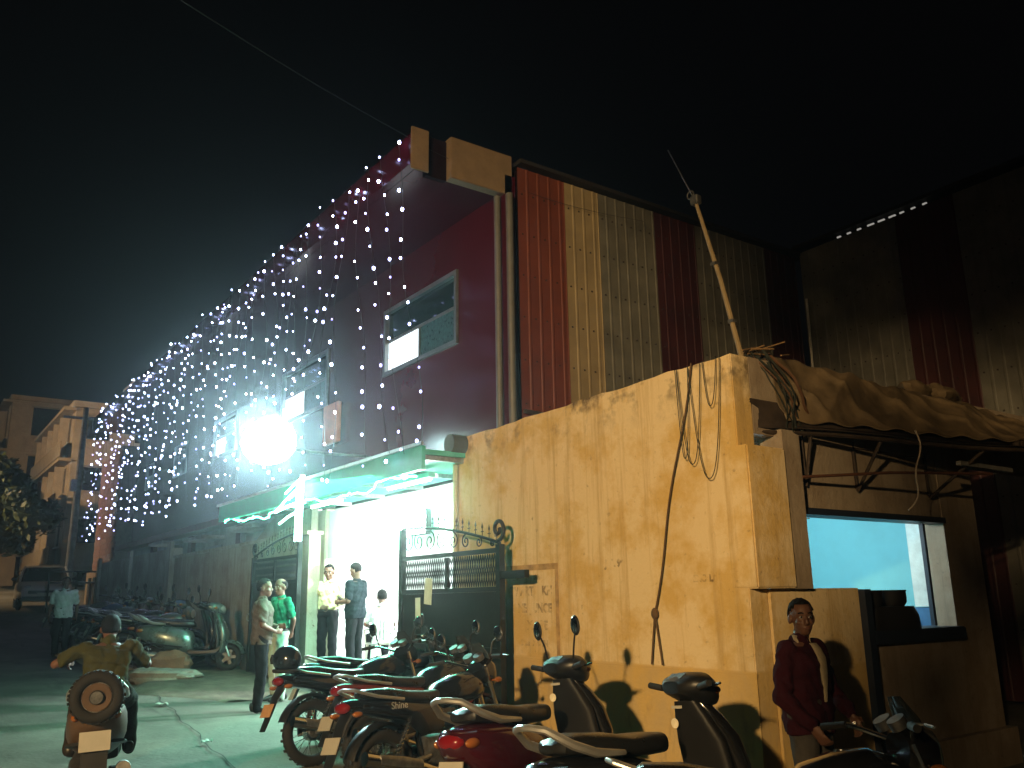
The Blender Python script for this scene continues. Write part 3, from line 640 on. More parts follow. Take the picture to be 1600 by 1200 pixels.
def spiral(c, r, turns, a0, sgn=1, n=22, y=0):
    return [(c[0]+r*(1-.8*i/n)*cos(a0+sgn*turns*2*pi*i/n), y, c[1]+r*(1-.8*i/n)*sin(a0+sgn*turns*2*pi*i/n)) for i in range(n+1)]
def gate_leaf(label, loc, rz, high_left, papers):
    """leaf from x=0 to x=2.15; arched crest with scrolls and spear points"""
    L = 2.15; t = thing('gate_leaf', label, 'gate', loc, rz, 'iron gate leaves')
    H = 2.02; crest = (lambda x: H+.07+.3*sin((1-x/L if high_left else x/L)*pi/2)**.9)
    for x in (0, L): MB().b2(x-.035, x+.035, -.035, .035, .05, H+.06 if (x == 0) != high_left else H+.36).build('post', IRON, t, False)
    for z in (.1, 1.0, 1.62, H): MB().b2(.036, L-.036, -.025, .025, z-.025, z+.025).build('rail', IRON, t, False)
    MB().b2(.037, L-.037, -.006, .006, .126, .974).build('lower_sheet', IRON, t, False)
    MB().b2(.037, L-.037, -.006, .006, 1.026, 1.594).build('upper_sheet', IRON, t, False)
    m = MB()
    for i in range(46):
        x = .06+i*(L-.12)/45; m.tube([(x, 0, 1.65), (x+.04, 0, 1.82), (x, 0, 1.99)], .006, 4); m.tube([(x+.04, .004, 1.65), (x, .004, 1.82), (x+.04, .004, 1.99)], .006, 4)
    m.build('lattice_panel', IRON, t)['kind'] = 'stuff'
    MB().tube([(L*i/16, 0, crest(L*i/16)) for i in range(17)], .018, 6).build('crest_rail', IRON, t)
    for i in range(8):
        x = .14+i*(L-.28)/7; h = (crest(x)-H)*.45
        MB().tube(spiral((x, H+h+.03), max(.035, h*.8), 1.4, pi/2, 1 if i % 2 else -1), .008, 5).build('scroll', IRON, t)
    for i in range(16):
        x = .07+i*(L-.14)/15; z = crest(x)
        s = MB().tube([(x, 0, z), (x, 0, z+.1)], .005, 5); s.tube([(x, 0, z+.09), (x, 0, z+.11), (x, 0, z+.16)], [.005, .012, .001], 6); s.box((x, 0, z+.06), (.045, .01, .01)); s.build('spear_point', IRON, t)
    xe = L if high_left else 0
    MB().tube(spiral((xe-.03 if high_left else .03, H+.22), .12, 1.3, -pi/2, 1 if high_left else -1), .022, 7).build('end_scroll', IRON, t)
    MB().b2(L*.5-.02, L*.5+.02, -.02, .02, 1.645, H-.03).build('stile', IRON, t, False)
    MB().tube([(0, -.05, 1.1), (-.06, -.06, 1.08), (-.06, -.06, 1.0), (0, -.05, .98)], .012, 6).build('latch', STL, t)
    if papers:
        PAP = mat('paper', (.62, .6, .5), .8)
        MB().box((.72, -.045, 1.62), (.17, .004, .3), (0, radians(5), 0)).build('pasted_paper', PAP, t, False); MB().box((.42, -.012, 1.38), (.12, .004, .34), (0, radians(-2), 0)).build('pasted_paper', PAP, t, False)
    return t
g = gate_leaf('black iron gate leaf with pasted papers standing before the yellow wall', (-9.78, 5.25, G(-9.2)-.05), 0, True, True)
MB().b2(2.19, 2.62, -.03, .03, 1.72, 1.8).build('hinge_bar', IRON, g, False)
gate_leaf('black iron gate leaf folded back against the compound wall', (-15.75, 5.42, G(-15)+.0), 0, False, False)

# ------------------------------------------------------------------ background buildings on the left
TAN = mat('tan_render', (.42, .34, .24), .85, var=.15, scale=1.5, bump=.1); TAND = mat('brown_render', (.34, .27, .18), .85, var=.15, scale=1.5)
VOID = mat('dark_window', (.012, .012, .014), .25)
def apartment(name, label, x0, x1, y0, y1, z0, z1, floors, bays, m1, strip=None, side=2):
    t = thing(name, label, 'building', (0, 0, 0)); fh = (z1-z0)/floors
    MB().b2(x0, x1, y0, y1, z0, z1).build('walls', m1, t, False)
    MB().b2(x0-.15, x1+.15, y0-.15, y1+.1, z1+.003, z1+.3).build('roof_parapet', m1, t, False)
    for f in range(floors):
        z = z0+f*fh
        MB().b2(x0-.1, x1+.12, y0-.55, y0-.003, z+fh-.18, z+fh-.03).build('balcony_slab', m1, t, False)
        MB().b2(x0-.1, x1+.12, y0-.55, y0-.5, z+.02+(fh if 0 else 0), z+.75).build('balcony_wall', TAND, t, False) if f else None
        bw = (x1-x0)/bays
        for b in range(bays):
            xa = x0+bw*b+bw*.22; w = MB().b2(xa, xa+bw*.56, y0-.03, y0-.004, z+.85, z+fh-.35).build('window', VOID, t, False)
            MB().b2(xa-.08, xa, y0-.1, y0-.005, z+.8, z+fh-.3).build('frame_side', m1, w, False); MB().b2(xa+bw*.56, xa+bw*.56+.08, y0-.1, y0-.005, z+.8, z+fh-.3).build('frame_side', m1, w, False)
            MB().b2(xa-.12, xa+bw*.56+.12, y0-.16, y0-.006, z+.72, z+.798).build('sill', m1, w, False)
            MB().b2(x0+bw*b-.09, x0+bw*b+.09, y0-.4, y0-.007, z+.02, z+fh-.2).build('pier', m1, t, False)
        sw = (y1-y0)/side
        for b in range(side):
            ya = y0+sw*b+sw*.25; w = MB().b2(x1+.004, x1+.03, ya, ya+sw*.45, z+.95, z+fh-.4).build('window', VOID, t, False)
            MB().b2(x1+.005, x1+.3, ya-.1, ya+sw*.45+.1, z+fh-.36, z+fh-.28).build('sunshade', m1, w, False); MB().b2(x1+.005, x1+.09, ya-.05, ya+sw*.45+.05, z+.86, z+.93).build('sill', m1, w, False)
        MB().b2(x1+.006, x1+.06, y0, y1, z+fh-.12, z+fh-.02).build('string_course', m1, t, False)
    return t
apartment('apartment_block', 'four storey tan apartment block standing past the end of the red hall', -55, -45, 6.45, 13, 1.2, 11.0, 4, 5, TAN, side=3)
MB().b2(-48, -45.6, 9, 12, 11.303, 12.8).build('stair_room', TAN, bpy.data.objects['apartment_block'], False)
apartment('corner_house', 'taller plain tan block rising behind the dark tree', -72, -62, 5.2, 10, 2.0, 14.6, 4, 3, TAND, side=1)
# narrow brick-clad annexe
BRK = mat('red_brick', (.17, .085, .055), .8, var=.25, scale=9)
an2 = thing('brick_annexe', 'narrow red brick clad annexe next to the light draped hall', 'annexe', (0, 0, 0))
MB().b2(-36.5, -33.0, 6.35, 10, .9, 7.3).build('core_wall', mat('mortar', (.2, .15, .11), .9), an2, False)
bme = None
for r in range(30):
    for k in range(3):
        xx = -36.4+.15*(r % 2)+k*1.15
        if bme is None: bme = MB().box((0, 0, 0), (1.1, .06, .19)).mesh('brick', False)
        b = link('brick', bme, BRK, an2); b.location = (xx+.6, 6.34, 1.2+r*.2)
ap = MB().b2(-35.5, -33.2, 6.0, 6.28, .9, 2.9).build('cream_plinth', CREAM, an2, False)
for x in (-34.9, -34.0): MB().b2(x, x+.45, 5.96, 5.998, 1.5, 2.7).build('window', VOID, an2, False)
# utility pole with arm and wires
up_ = thing('utility_pole', 'concrete utility pole rising before the brick annexe', 'pole', (-33.5, 5.1, G(-33.5)))
MB().tube([(0, 0, -.1), (.02, 0, 3.5), (.05, 0, 7.0)], [.15, .12, .09], 12).build('shaft', CON, up_)
MB().box((.05, 0, 6.6), (.08, 1.4, .08)).build('cross_arm', STL, up_); MB().box((.04, -.15, 4.2), (.25, .2, .4)).build('junction_box', STL, up_, bevel=.02)
# low railing
rg = thing('railing', 'low dark metal railing near the parked car', 'railing', (-31.5, 5.25, G(-31.5)))
for z in (1.0, 1.35): MB().tube([(0, -1.0, z), (0, .6, z)], .03, 6).build('rail', IRON, rg)
for y in (-1.0, -.2, .6): MB().tube([(0, y, 0), (0, y, 1.36)], .03, 6).build('post', IRON, rg)

# ------------------------------------------------------------------ trees
def tree(label, loc, h, cr, cz, nleaf, leaf, seed, m, flat=1.0):
    r = random.Random(seed); t = thing('street_tree', label, 'tree', loc)
    BARK = mat('bark', (.06, .045, .03), .9, bump=.6, bscale=14)
    tr = MB(); tr.tube([(0, 0, -.1), (.05, .05, h*.25), (-.05, .1, h*.5), (0, 0, h*.8)], [.2, .16, .13, .05], 10)
    clumps = []
    for i in range(26):
        a = r.uniform(0, 2*pi); e = r.uniform(-.6, 1); d = cr*r.uniform(.35, 1); 
        c = Vector((cos(a)*d*sqrt(max(0, 1-e*e*.5)), sin(a)*d*sqrt(max(0, 1-e*e*.5)), cz+e*cr*.75*flat)); clumps.append((c, cr*r.uniform(.22, .42)))
        if i < 12: tr.tube([(0, 0, h*.4), Vector((0, 0, h*.5)).lerp(c, .5)+Vector((0, 0, -.1)), c], [.07, .04, .012], 6)
    tr.build('trunk', BARK, t)
    vs = []; fs = []
    for i in range(nleaf):
        c, cr_ = r.choice(clumps); d = Vector((r.gauss(0, 1), r.gauss(0, 1), r.gauss(0, 1))).normalized()*cr_*r.random()**.45
        p = c+d; a = Vector((r.gauss(0, 1), r.gauss(0, 1), r.gauss(0, .6))).normalized(); b = a.orthogonal().normalized(); s = leaf*r.uniform(.6, 1.4); o = len(vs)
        vs += [p-a*s, p+b*s*.45, p+a*s, p-b*s*.45]; fs.append((o, o+1, o+2, o+3))
    MB().add(vs, fs).build('crown', m, t, False); return t
LEAF = mat('leaves', (.035, .05, .014), .55, var=.5, scale=1.2); 
tree('dark leafy street tree behind the parked car', (-42.5, 3.2, G(-42.5)), 5, 2.3, 3.0, 9000, .17, 11, LEAF)
tree('dark bushy tree beside the tan apartment block', (-52, 3.9, G(-52)), 6, 2.4, 3.6, 7000, .2, 12, LEAF)
tree('unseen leafy tree added before the sodium lamp to shade the sheds', (3.1, -4.6, G(3.1)), 6.5, 2.3, 6.9, 6200, .16, 13, LEAF)  # added out of view; its crown keeps sodium light off the upper sheds

tree('unseen slender tree with a low crown added to shade the shop front', (3.2, -6.45, G(3.2)), 4.8, .68, 4.5, 2800, .075, 14, LEAF, 1.6)  # added out of view to thin the sodium light on the shop front
# sodium street lamp across the road
sl = thing('street_lamp', 'sodium street lamp on a tall pole across the road', 'street lamp', (SODIUM_POS.x+1.3, SODIUM_POS.y-.9, G(6)))
zz = SODIUM_POS.z-G(6)
MB().tube([(0, 0, -.1), (0, 0, 3), (0, 0, zz+.25)], [.09, .08, .06], 12).build('pole', STL, sl)
MB().tube([(0, 0, zz+.2), (-.6, .42, zz+.32), (-1.1, .76, zz+.26)], .035, 8).build('arm', STL, sl)
MB().box((-1.3, .9, zz+.24), (.6, .25, .1), (0, 0, radians(145))).build('head', STL, sl, bevel=.03)
MB().ell((-1.3, .9, zz+.17), (.2, .1, .05), 12, 6, (0, 0, radians(145))).build('lens', emis('sodium_lens', (1., .55, .16), 30), sl)
lamp('sodium_light', 'SPOT', SODIUM_POS, SODIUM_W, (1., .67, .31), .3, aim=(-6.2, 5.5, 2.2), angle=radians(52), blend=1.0)
# second sodium lamp far down the street lights the apartment block
sl2 = thing('street_lamp', 'sodium street lamp down the road opposite the tan apartment block', 'street lamp', (-37, -6.5, G(-37)))
MB().tube([(0, 0, -.1), (0, 0, 6.8)], [.09, .06], 12).build('pole', STL, sl2); MB().tube([(0, 0, 6.8), (0, .5, 7.0), (0, 1.1, 7.0)], .035, 8).build('arm', STL, sl2)
MB().box((0, 1.3, 6.98), (.25, .6, .1)).build('head', STL, sl2, bevel=.03); MB().ell((0, 1.3, 6.9), (.1, .2, .05), 12, 6).build('lens', emis('sodium_lens_far', (1., .55, .16), 30), sl2)
lamp('sodium_light_far', 'SPOT', (-37, -5.2, G(-37)+6.75), 8500, (1., .68, .36), .2, aim=(-45, 6.5, 6.0), angle=radians(125), blend=.8)

# ------------------------------------------------------------------ parked car (front view)
def car(loc, rz):
    t = thing('parked_car', 'pale hatchback car parked facing down the road beside the dark tree', 'car', loc, rz)
    PAINT = mat('pale_car_paint', (.55, .5, .42), .3, coat=.6, var=.03)
    MB().loft([(-1.75, 0, .62, .62, .22), (-1.65, 0, .62, .74, .34), (-.9, 0, .62, .8, .36), (.7, 0, .6, .8, .34), (1.35, 0, .56, .77, .29), (1.68, 0, .52, .68, .22), (1.74, 0, .5, .55, .16)], 'x', 24, 5).build('body', PAINT, t)
    MB().loft([(.88, 0, .05, .78, .72), (1.0, 0, .05, .74, .7), (1.25, -.05, .05, 0, 0)][:2]+[], 'z', 16, 5)
    MB().loft([(.9, -.35, 0, 1.3, .76), (1.15, -.42, 0, 1.08, .7), (1.38, -.5, 0, .82, .62)], 'z', 24, 5).build('glasshouse', VOID, t)
    MB().loft([(1.37, -.5, 0, .86, .63), (1.43, -.52, 0, .78, .58), (1.45, -.52, 0, .5, .4)], 'z', 24, 5).build('roof', PAINT, t)
    for s in (-1, 1):
        MB().tube([(.92, s*.73, .9), (.6, s*.67, 1.16), (.3, s*.6, 1.4)], .035, 6).build('windscreen_pillar', PAINT, t)
        MB().ell((1.6, s*.5, .68), (.12, .16, .09), 12, 8).build('headlight', GLS, t)
        mr = MB().ell((.75, s*.88, .98), (.07, .1, .07), 10, 8).build('door_mirror', BLK, t)
        for x in (-1.12, 1.1):
            w = MB().cyl((x, s*.6, .28), (x, s*.76, .28), .16, n=18).build('wheel', ALU, t); MB().torus((x, s*.7, .28), .22, .075, 24, 8).build('tyre', RUB, w)
    MB().b2(1.7, 1.77, -.5, .5, .5, .6).build('grille', BLK, t, False, bevel=.01); MB().b2(1.6, 1.8, -.7, .7, .28, .42).build('bumper', BLK, t, bevel=.04); MB().b2(1.78, 1.81, -.24, .24, .42, .53).build('number_plate', PLT, t, False)
    return t
car((-33.5, 4.35, G(-33.5)), radians(-4))
# people carrier-like dark row in front of the far wall is left to the parked scooters below

# ------------------------------------------------------------------ scooters and motorcycles (local x forward, z up)
def wheel(parent, key, x, R, tw, rimm, spokes=False):
    def hub():
        m = MB().cyl((0, -.06, 0), (0, .06, 0), .05, n=16)
        return m
    def rim():
        m = MB().torus((0, 0, 0), R-tw*1.15, .013, 32, 6, ry=tw*.6)
        if spokes:
            for k in range(36):
                a = 2*pi*k/36; b = a+(.35 if k % 2 else -.35); sd = .035*(1 if k % 4 < 2 else -1)
                m.tube([(cos(a)*.05, sd, sin(a)*.05), (cos(b)*(R-tw*1.15), 0, sin(b)*(R-tw*1.15))], .0028, 4, False)
            m.cyl((0, -.045, 0), (0, .045, 0), .075, n=18)
        else:
            for k in range(5):
                a = 2*pi*k/5; m.box((cos(a)*(R-tw)*.5, 0, sin(a)*(R-tw)*.5), ((R-tw)*.95, .035, .05), (0, -a, 0))
            m.cyl((0, -.04, 0), (0, .04, 0), .06, n=16)
        return m
    w = cpart(key+'hub', 'wheel', ENG, parent, hub); w.location = (x, 0, R)
    cpart(key+'rim', 'rim', rimm, w, rim)
    def tyre():
        m = MB().torus((0, 0, 0), R-tw, tw, 36, 10, ry=tw*1.0)
        for k in range(40):
            a = 2*pi*k/40; m.box((cos(a)*(R-.002), 0, sin(a)*(R-.002)), (.01, tw*1.1, .022), (0, -a, (k % 2-.5)*.7))
        return m
    cpart(key+'tyre', 'tyre', RUB, w, tyre)
    return w
def mirror(parent, base, head, s):
    st = MB().tube([base, (base[0]-.0, base[1]+s*.03, base[2]+.1), head], .007, 6).build('mirror', BLK, parent)
    hd = MB().ell((0, 0, 0), (.018, .05, .07), 14, 10, (0, 0, 0)).build('mirror_head', BLK, st); hd.location = head
    g = MB().ell((-.012, 0, 0), (.009, .043, .062), 14, 8).build('mirror_face', MIR, st); g.location = head
def scooter(label, loc, rz, paint, group=None, seat=VIN, rail=ALU, mirrors=True, lean=radians(-6), steer=.25, badge=False, plate=PLT, spare=False, shield=None):
    t = thing('scooter', label, 'scooter', loc, rz, group, rx=lean); t.scale = (1.06, 1.06, 1.06)
    wheel(t, 's', -.6, .215, .05, ENG); 
    wheel(t, 's', .62, .215, .05, ENG)
    P = lambda key, nm, m, fn, par=None, **k: cpart('sc_'+key, nm, m, par or t, fn, **k)
    body = P('body', 'rear_body', paint, lambda: MB().loft([(-.9, 0, .66, .04, .035), (-.86, 0, .66, .1, .08), (-.74, 0, .62, .17, .14), (-.52, 0, .57, .205, .185), (-.3, 0, .53, .2, .2), (-.12, 0, .49, .16, .2), (.0, 0, .46, .13, .18), (.03, 0, .44, .1, .15)], 'x', 24, 2.7))
    P('trim', 'side_trim', BLK, lambda: MB().loft([(-.7, 0, .47, .195, .012), (-.4, 0, .42, .212, .016), (-.1, 0, .38, .175, .012)], 'x', 16, 4), body)
    P('seat', 'seat', seat, lambda: MB().loft([(-.76, 0, .8, .05, .02), (-.73, 0, .805, .11, .04), (-.6, 0, .81, .14, .055), (-.42, 0, .79, .15, .06), (-.28, 0, .765, .15, .06), (-.1, 0, .76, .135, .06), (.02, 0, .755, .1, .055), (.06, 0, .735, .05, .03)], 'x', 24, 2.8))
    P('floor', 'footboard', BLK, lambda: MB().loft([(-.02, 0, .3, .15, .05), (.2, 0, .29, .17, .035), (.42, 0, .3, .17, .04), (.5, 0, .36, .16, .05)], 'x', 20, 5))
    P('shield', 'leg_shield', shield or paint, lambda: MB().loft([(.28, .5, 0, .045, .15), (.42, .535, 0, .06, .195), (.58, .53, 0, .075, .215), (.74, .48, 0, .075, .2), (.86, .42, 0, .065, .15), (.94, .37, 0, .05, .1), (.97, .35, 0, .03, .06)], 'z', 28, 2.6))
    P('inner', 'inner_panel', BLK, lambda: MB().loft([(.3, .44, 0, .035, .14), (.5, .445, 0, .04, .18), (.72, .4, 0, .045, .17), (.86, .35, 0, .045, .12), (.95, .315, 0, .04, .08)], 'z', 24, 3))
    P('fender', 'front_mudguard', paint, lambda: MB().arc_shell((.62, 0, .215), .275, .085, radians(10), radians(160), .055))
    P('fork', 'fork', STL, lambda: MB().tube([(.64, .075, .22), (.55, .075, .45)], .018, 8).tube([(.64, -.075, .22), (.55, -.075, .45)], .018, 8))
    P('rfender', 'rear_mudguard', BLK, lambda: MB().arc_shell((-.6, 0, .215), .25, .075, radians(60), radians(190), .03))
    # steering head turned by steer
    hd = thing_part(t, 'handlebar', (.34, 0, 1.0), BLK, lambda: MB().tube([(-.06, -.3, .04), (-.04, -.16, .02), (0, 0, 0), (-.04, .16, .02), (-.06, .3, .04)], .013, 8), 'sc_bar'); hd.rotation_euler.z = steer
    H = lambda key, nm, m, fn: cpart('sch_'+key, nm, m, hd, fn)
    H('cowl', 'headlight_cowl', paint if not badge else BLK, lambda: MB().loft([(-.11, 0, .03, .1, .035), (-.06, 0, .035, .19, .06), (.0, 0, .025, .215, .085), (.07, 0, .01, .19, .095), (.13, 0, -.01, .13, .08), (.16, 0, -.02, .07, .05)], 'x', 24, 2.6))
    H('light', 'headlight', GLS, lambda: MB().ell((.135, 0, -.01), (.04, .1, .06), 16, 10))
    H('dash', 'dash_panel', ENG, lambda: MB().box((-.055, 0, .075), (.05, .16, .04), (0, radians(-35), 0)))
    for s in (-1, 1):
        cpart('sch_grip%d' % s, 'grip', RUB, hd, lambda: MB().tube([(-.045, s*.21, .025), (-.06, s*.34, .045)], .019, 10))
        cpart('sch_lev%d' % s, 'brake_lever', STL if s > 0 else BLK, hd, lambda: MB().tube([(0, s*.2, .03), (.035, s*.24, .03), (.0, s*.36, .04)], .007, 6))
        cpart('sch_ind%d' % s, 'indicator', AMB, hd, lambda: MB().ell((.08, s*.155, .0), (.045, .03, .025), 12, 8))
        if mirrors: mirror(hd, (-.02, s*.17, .08), (-.03, s*.26, .3), s)
    for s in (-1, 1):
        cpart('sc_rail%d' % s, 'grab_rail', rail, t, lambda: MB().tube([(-.4, s*.185, .75), (-.6, s*.19, .77), (-.74, s*.18, .82), (-.86, s*.12, .9), (-.9, s*.04, .915), (-.9, 0, .915)], [.014, .024, .024, .02, .018, .018], 8))
    P('tail', 'tail_light', REDL, lambda: MB().ell((-.85, 0, .67), (.06, .11, .055), 16, 10))
    for s in (-1, 1): cpart('sc_rind%d' % s, 'rear_indicator', AMB, t, lambda: MB().ell((-.8, s*.135, .66), (.06, .03, .03), 12, 8))
    P('plate', 'number_plate', plate, lambda: MB().box((-.87, 0, .5), (.008, .2, .13), (0, radians(12), 0)), smooth=False)
    P('flap', 'mud_flap', BLK, lambda: MB().box((-.83, 0, .42), (.012, .17, .26), (0, radians(20), 0)))
    P('exh', 'exhaust', STL, lambda: MB().tube([(-.1, -.1, .2), (-.35, -.17, .22), (-.5, -.19, .25), (-.85, -.19, .3)], [.015, .03, .055, .05], 12))
    P('eng', 'engine', ENG, lambda: MB().loft([(-.7, .1, .22, .05, .06), (-.4, .1, .25, .08, .1), (-.1, .06, .27, .1, .1), (0, 0, .27, .06, .08)], 'x', 14, 3.5))
    P('stand', 'centre_stand', STL, lambda: MB().tube([(-.2, .1, .22), (-.25, .16, .02)], .012, 6).tube([(-.2, -.1, .22), (-.25, -.16, .02)], .012, 6).tube([(-.25, -.16, .02), (-.25, .16, .02)], .012, 6))
    if badge:
        MB().cyl((0, 0, 0), (-.004, 0, 0), .028, n=20).build('badge', mat('badge_cream', (.75, .68, .5), .5), t).location = (.288, .085, .83)
        MB().b2(-.004, 0, -.04, .04, -.008, .008).build('key_plate', PLT, t, False).location = (.262, .03, .92)
    if spare:
        w = wheel(t, 's', -.93, .215, .05, BLK); MB().torus((0, 0, 0), .125, .02, 30, 8).build('rim_ring', ALU, w); MB().cyl((0, -.03, 0), (0, .03, 0), .115, n=24).build('cover_disc', GRNS, w); w.location = (-.97, 0, .8); w.scale = (.82, .9, .82); w.rotation_euler = (0, radians(-8), radians(90)); w.name = 'spare_wheel'
    return t
def thing_part(parent, name, loc, m, fn, key):
    o = cpart(key, name, m, parent, fn); o.location = loc; return o
def motorcycle(label, loc, rz, paint, tailm, group=None, mirrors=True, lean=radians(-7), steer=.35, plate=PLT, decal=None, side=None):
    t = thing('motorcycle', label, 'motorcycle', loc, rz, group, rx=lean)
    wheel(t, 'm', -.63, .3, .05, CHR, True); wheel(t, 'm', .64, .3, .046, CHR, True)
    P = lambda key, nm, m, fn, par=None, **k: cpart('mc_'+key, nm, m, par or t, fn, **k)
    P('tank', 'fuel_tank', paint, lambda: MB().loft([(-.12, 0, .77, .08, .05), (-.05, 0, .79, .12, .1), (.1, 0, .82, .15, .125), (.26, 0, .84, .155, .125), (.38, 0, .83, .12, .1), (.44, 0, .82, .07, .06)], 'x', 24, 2.5))
    P('cap', 'fuel_cap', CHR, lambda: MB().cyl((.16, 0, .94), (.16, 0, .955), .035, n=16))
    P('seat', 'seat', VIN, lambda: MB().loft([(-.82, 0, .86, .05, .02), (-.79, 0, .865, .1, .035), (-.6, 0, .85, .13, .05), (-.4, 0, .81, .135, .055), (-.2, 0, .79, .12, .055), (-.06, 0, .8, .09, .05), (0, 0, .83, .06, .03)], 'x', 24, 2.8))
    P('tailc', 'tail_cowl', tailm, lambda: MB().loft([(-.98, 0, .8, .05, .03), (-.92, 0, .79, .09, .05), (-.7, 0, .76, .13, .065), (-.45, 0, .72, .14, .08), (-.25, 0, .69, .12, .09), (-.1, 0, .69, .09, .07)], 'x', 20, 3))
    for s in (-1, 1):
        sp = cpart('mc_side%d' % s, 'side_panel', side or paint, t, lambda: MB().prism([(-.34, .52), (-.12, .54), (-.05, .66), (-.14, .72), (-.4, .7), (-.44, .6)], .03, 'y', s*.135), bevel=.01)
        if decal and s < 0:
            for ss, rot in ((-1, (radians(90), 0, 0)), (1, (radians(90), 0, pi))):
                text_mesh(decal, .075, ((-.62 if ss < 0 else -.38), ss*.143, .735), rot, mat('decal_silver', (.6, .6, .58), .3, .5), t, 'decal', .002)
    P('frame', 'frame', BLK, lambda: MB().tube([(.42, 0, .82), (.36, 0, .5), (.2, 0, .26), (-.2, 0, .26), (-.28, 0, .5), (-.15, 0, .72), (.4, 0, .8)], .02, 8).tube([(-.2, .1, .68), (-.85, .1, .78)], .014, 6).tube([(-.2, -.1, .68), (-.85, -.1, .78)], .014, 6))
    P('eng', 'engine', ENG, lambda: MB().loft([(-.22, 0, .4, .09, .1), (-.1, 0, .38, .13, .13), (.1, 0, .36, .14, .13), (.2, 0, .38, .1, .1)], 'x', 16, 3.5).box((.16, 0, .56), (.16, .18, .02)).box((.15, 0, .53), (.17, .2, .02)).box((.14, 0, .5), (.17, .2, .02)).box((.15, 0, .55), (.12, .14, .2)))
    P('exh', 'exhaust', CHR, lambda: MB().tube([(.22, -.08, .5), (.3, -.1, .3), (.1, -.14, .22), (-.25, -.16, .26), (-.4, -.17, .3), (-.92, -.18, .42)], [.018, .018, .018, .025, .045, .05], 12))
    P('guard', 'heat_guard', STL, lambda: MB().loft([(-.8, -.215, .4, .012, .035), (-.6, -.215, .36, .015, .04), (-.4, -.21, .32, .012, .03)], 'x', 10, 3))
    P('swing', 'swing_arm', STL, lambda: MB().tube([(-.22, .09, .36), (-.63, .085, .3)], .02, 8).tube([(-.22, -.09, .36), (-.63, -.085, .3)], .02, 8))
    P('chain', 'chain_cover', BLK, lambda: MB().loft([(-.72, .1, .33, .015, .06), (-.4, .1, .36, .018, .06), (-.15, .1, .38, .018, .07)], 'x', 10, 3))
    for s in (-1, 1):
        cpart('mc_shock%d' % s, 'shock_absorber', CHR, t, lambda: MB().tube([(-.6, s*.115, .34)]+[(-.6+.2*i/40, s*.115, .36+.32*i/40) for i in range(41)], .014, 8).tube([(-.585+.16*i/60+.022*cos(i*.9), s*.115+.022*sin(i*.9), .4+.25*i/60) for i in range(61)], .005, 4))
        cpart('mc_peg%d' % s, 'foot_peg', RUB, t, lambda: MB().tube([(.0, s*.12, .28), (.0, s*.26, .29)], .014, 8))
    P('rf', 'rear_mudguard', BLK, lambda: MB().arc_shell((-.63, 0, .3), .35, .07, radians(55), radians(160), .03))
    P('rf2', 'plate_holder', BLK, lambda: MB().loft([(-1.13, 0, .36, .06, .008), (-1.06, 0, .5, .065, .012), (-1.0, 0, .64, .07, .02), (-.94, 0, .72, .08, .03)], 'x', 12, 4))
    P('plate', 'number_plate', plate, lambda: MB().box((-1.085, 0, .53), (.008, .19, .12), (0, radians(24), 0)), smooth=False)
    P('tail', 'tail_light', REDL, lambda: MB().ell((-.97, 0, .78), (.05, .085, .045), 14, 9))
    for s in (-1, 1): cpart('mc_rind%d' % s, 'rear_indicator', AMB, t, lambda: MB().tube([(-.93, s*.06, .73), (-.93, s*.13, .73)], .008, 6).ell((-.94, s*.15, .73), (.045, .025, .022), 12, 8))
    P('grab', 'grab_rail', ALU, lambda: MB().tube([(-.5, .15, .8), (-.75, .155, .84), (-.93, .1, .9), (-.96, 0, .91), (-.93, -.1, .9), (-.75, -.155, .84), (-.5, -.15, .8)], .013, 8))
    P('stand', 'side_stand', STL, lambda: MB().tube([(.0, .12, .26), (-.05, .28, .03)], .012, 6).box((-.05, .29, .02), (.07, .06, .01)))
    hd = thing_part(t, 'handlebar', (.44, 0, .93), CHR, lambda: MB().tube([(-.17, -.36, .12), (-.1, -.25, .13), (-.0, -.1, .07), (0, 0, .06), (0, .1, .07), (-.1, .25, .13), (-.17, .36, .12)], .012, 8), 'mc_bar'); hd.rotation_euler.z = steer
    for s in (-1, 1):
        cpart('mch_grip%d' % s, 'grip', RUB, hd, lambda: MB().tube([(-.115, s*.26, .13), (-.175, s*.385, .12)], .019, 10))
        cpart('mch_lev%d' % s, 'lever', STL, hd, lambda: MB().tube([(-.09, s*.22, .14), (-.05, s*.27, .135), (-.1, s*.4, .125)], .007, 6))
        if mirrors: mirror(hd, (-.1, s*.22, .14), (-.08, s*.31, .31), s)
        cpart('mch_fork%d' % s, 'fork_leg', CHR, hd, lambda: MB().tube([(0, s*.09, .05), (.14, s*.09, -.35)], .018, 8).tube([(.12, s*.09, -.3), (.21, s*.09, -.62)], .026, 10))
        cpart('mch_ind%d' % s, 'indicator', AMB, hd, lambda: MB().tube([(.06, s*.08, -.06), (.06, s*.15, -.06)], .008, 6).ell((.06, s*.17, -.06), (.045, .025, .025), 12, 8))
    cpart('mch_cowl', 'headlight_cowl', paint, hd, lambda: MB().loft([(-.02, 0, .02, .09, .08), (.06, 0, .02, .125, .13), (.13, 0, .0, .11, .12), (.16, 0, -.01, .08, .09)], 'x', 20, 2.6))
    cpart('mch_lens', 'headlight', GLS, hd, lambda: MB().ell((.15, 0, -.01), (.03, .085, .09), 16, 10))
    cpart('mch_vis', 'visor', mat('smoked_visor', (.03, .035, .035), .12, coat=.5), hd, lambda: MB().loft([(.02, .1, 0, .02, .1), (.16, .05, 0, .015, .1), (.26, .0, 0, .01, .05)], 'z', 14, 2.5))
    cpart('mch_clock', 'clock', ENG, hd, lambda: MB().cyl((-.02, -.05, .12), (-.045, -.05, .16), .045, n=16).cyl((-.02, .06, .12), (-.045, .06, .16), .045, n=16))
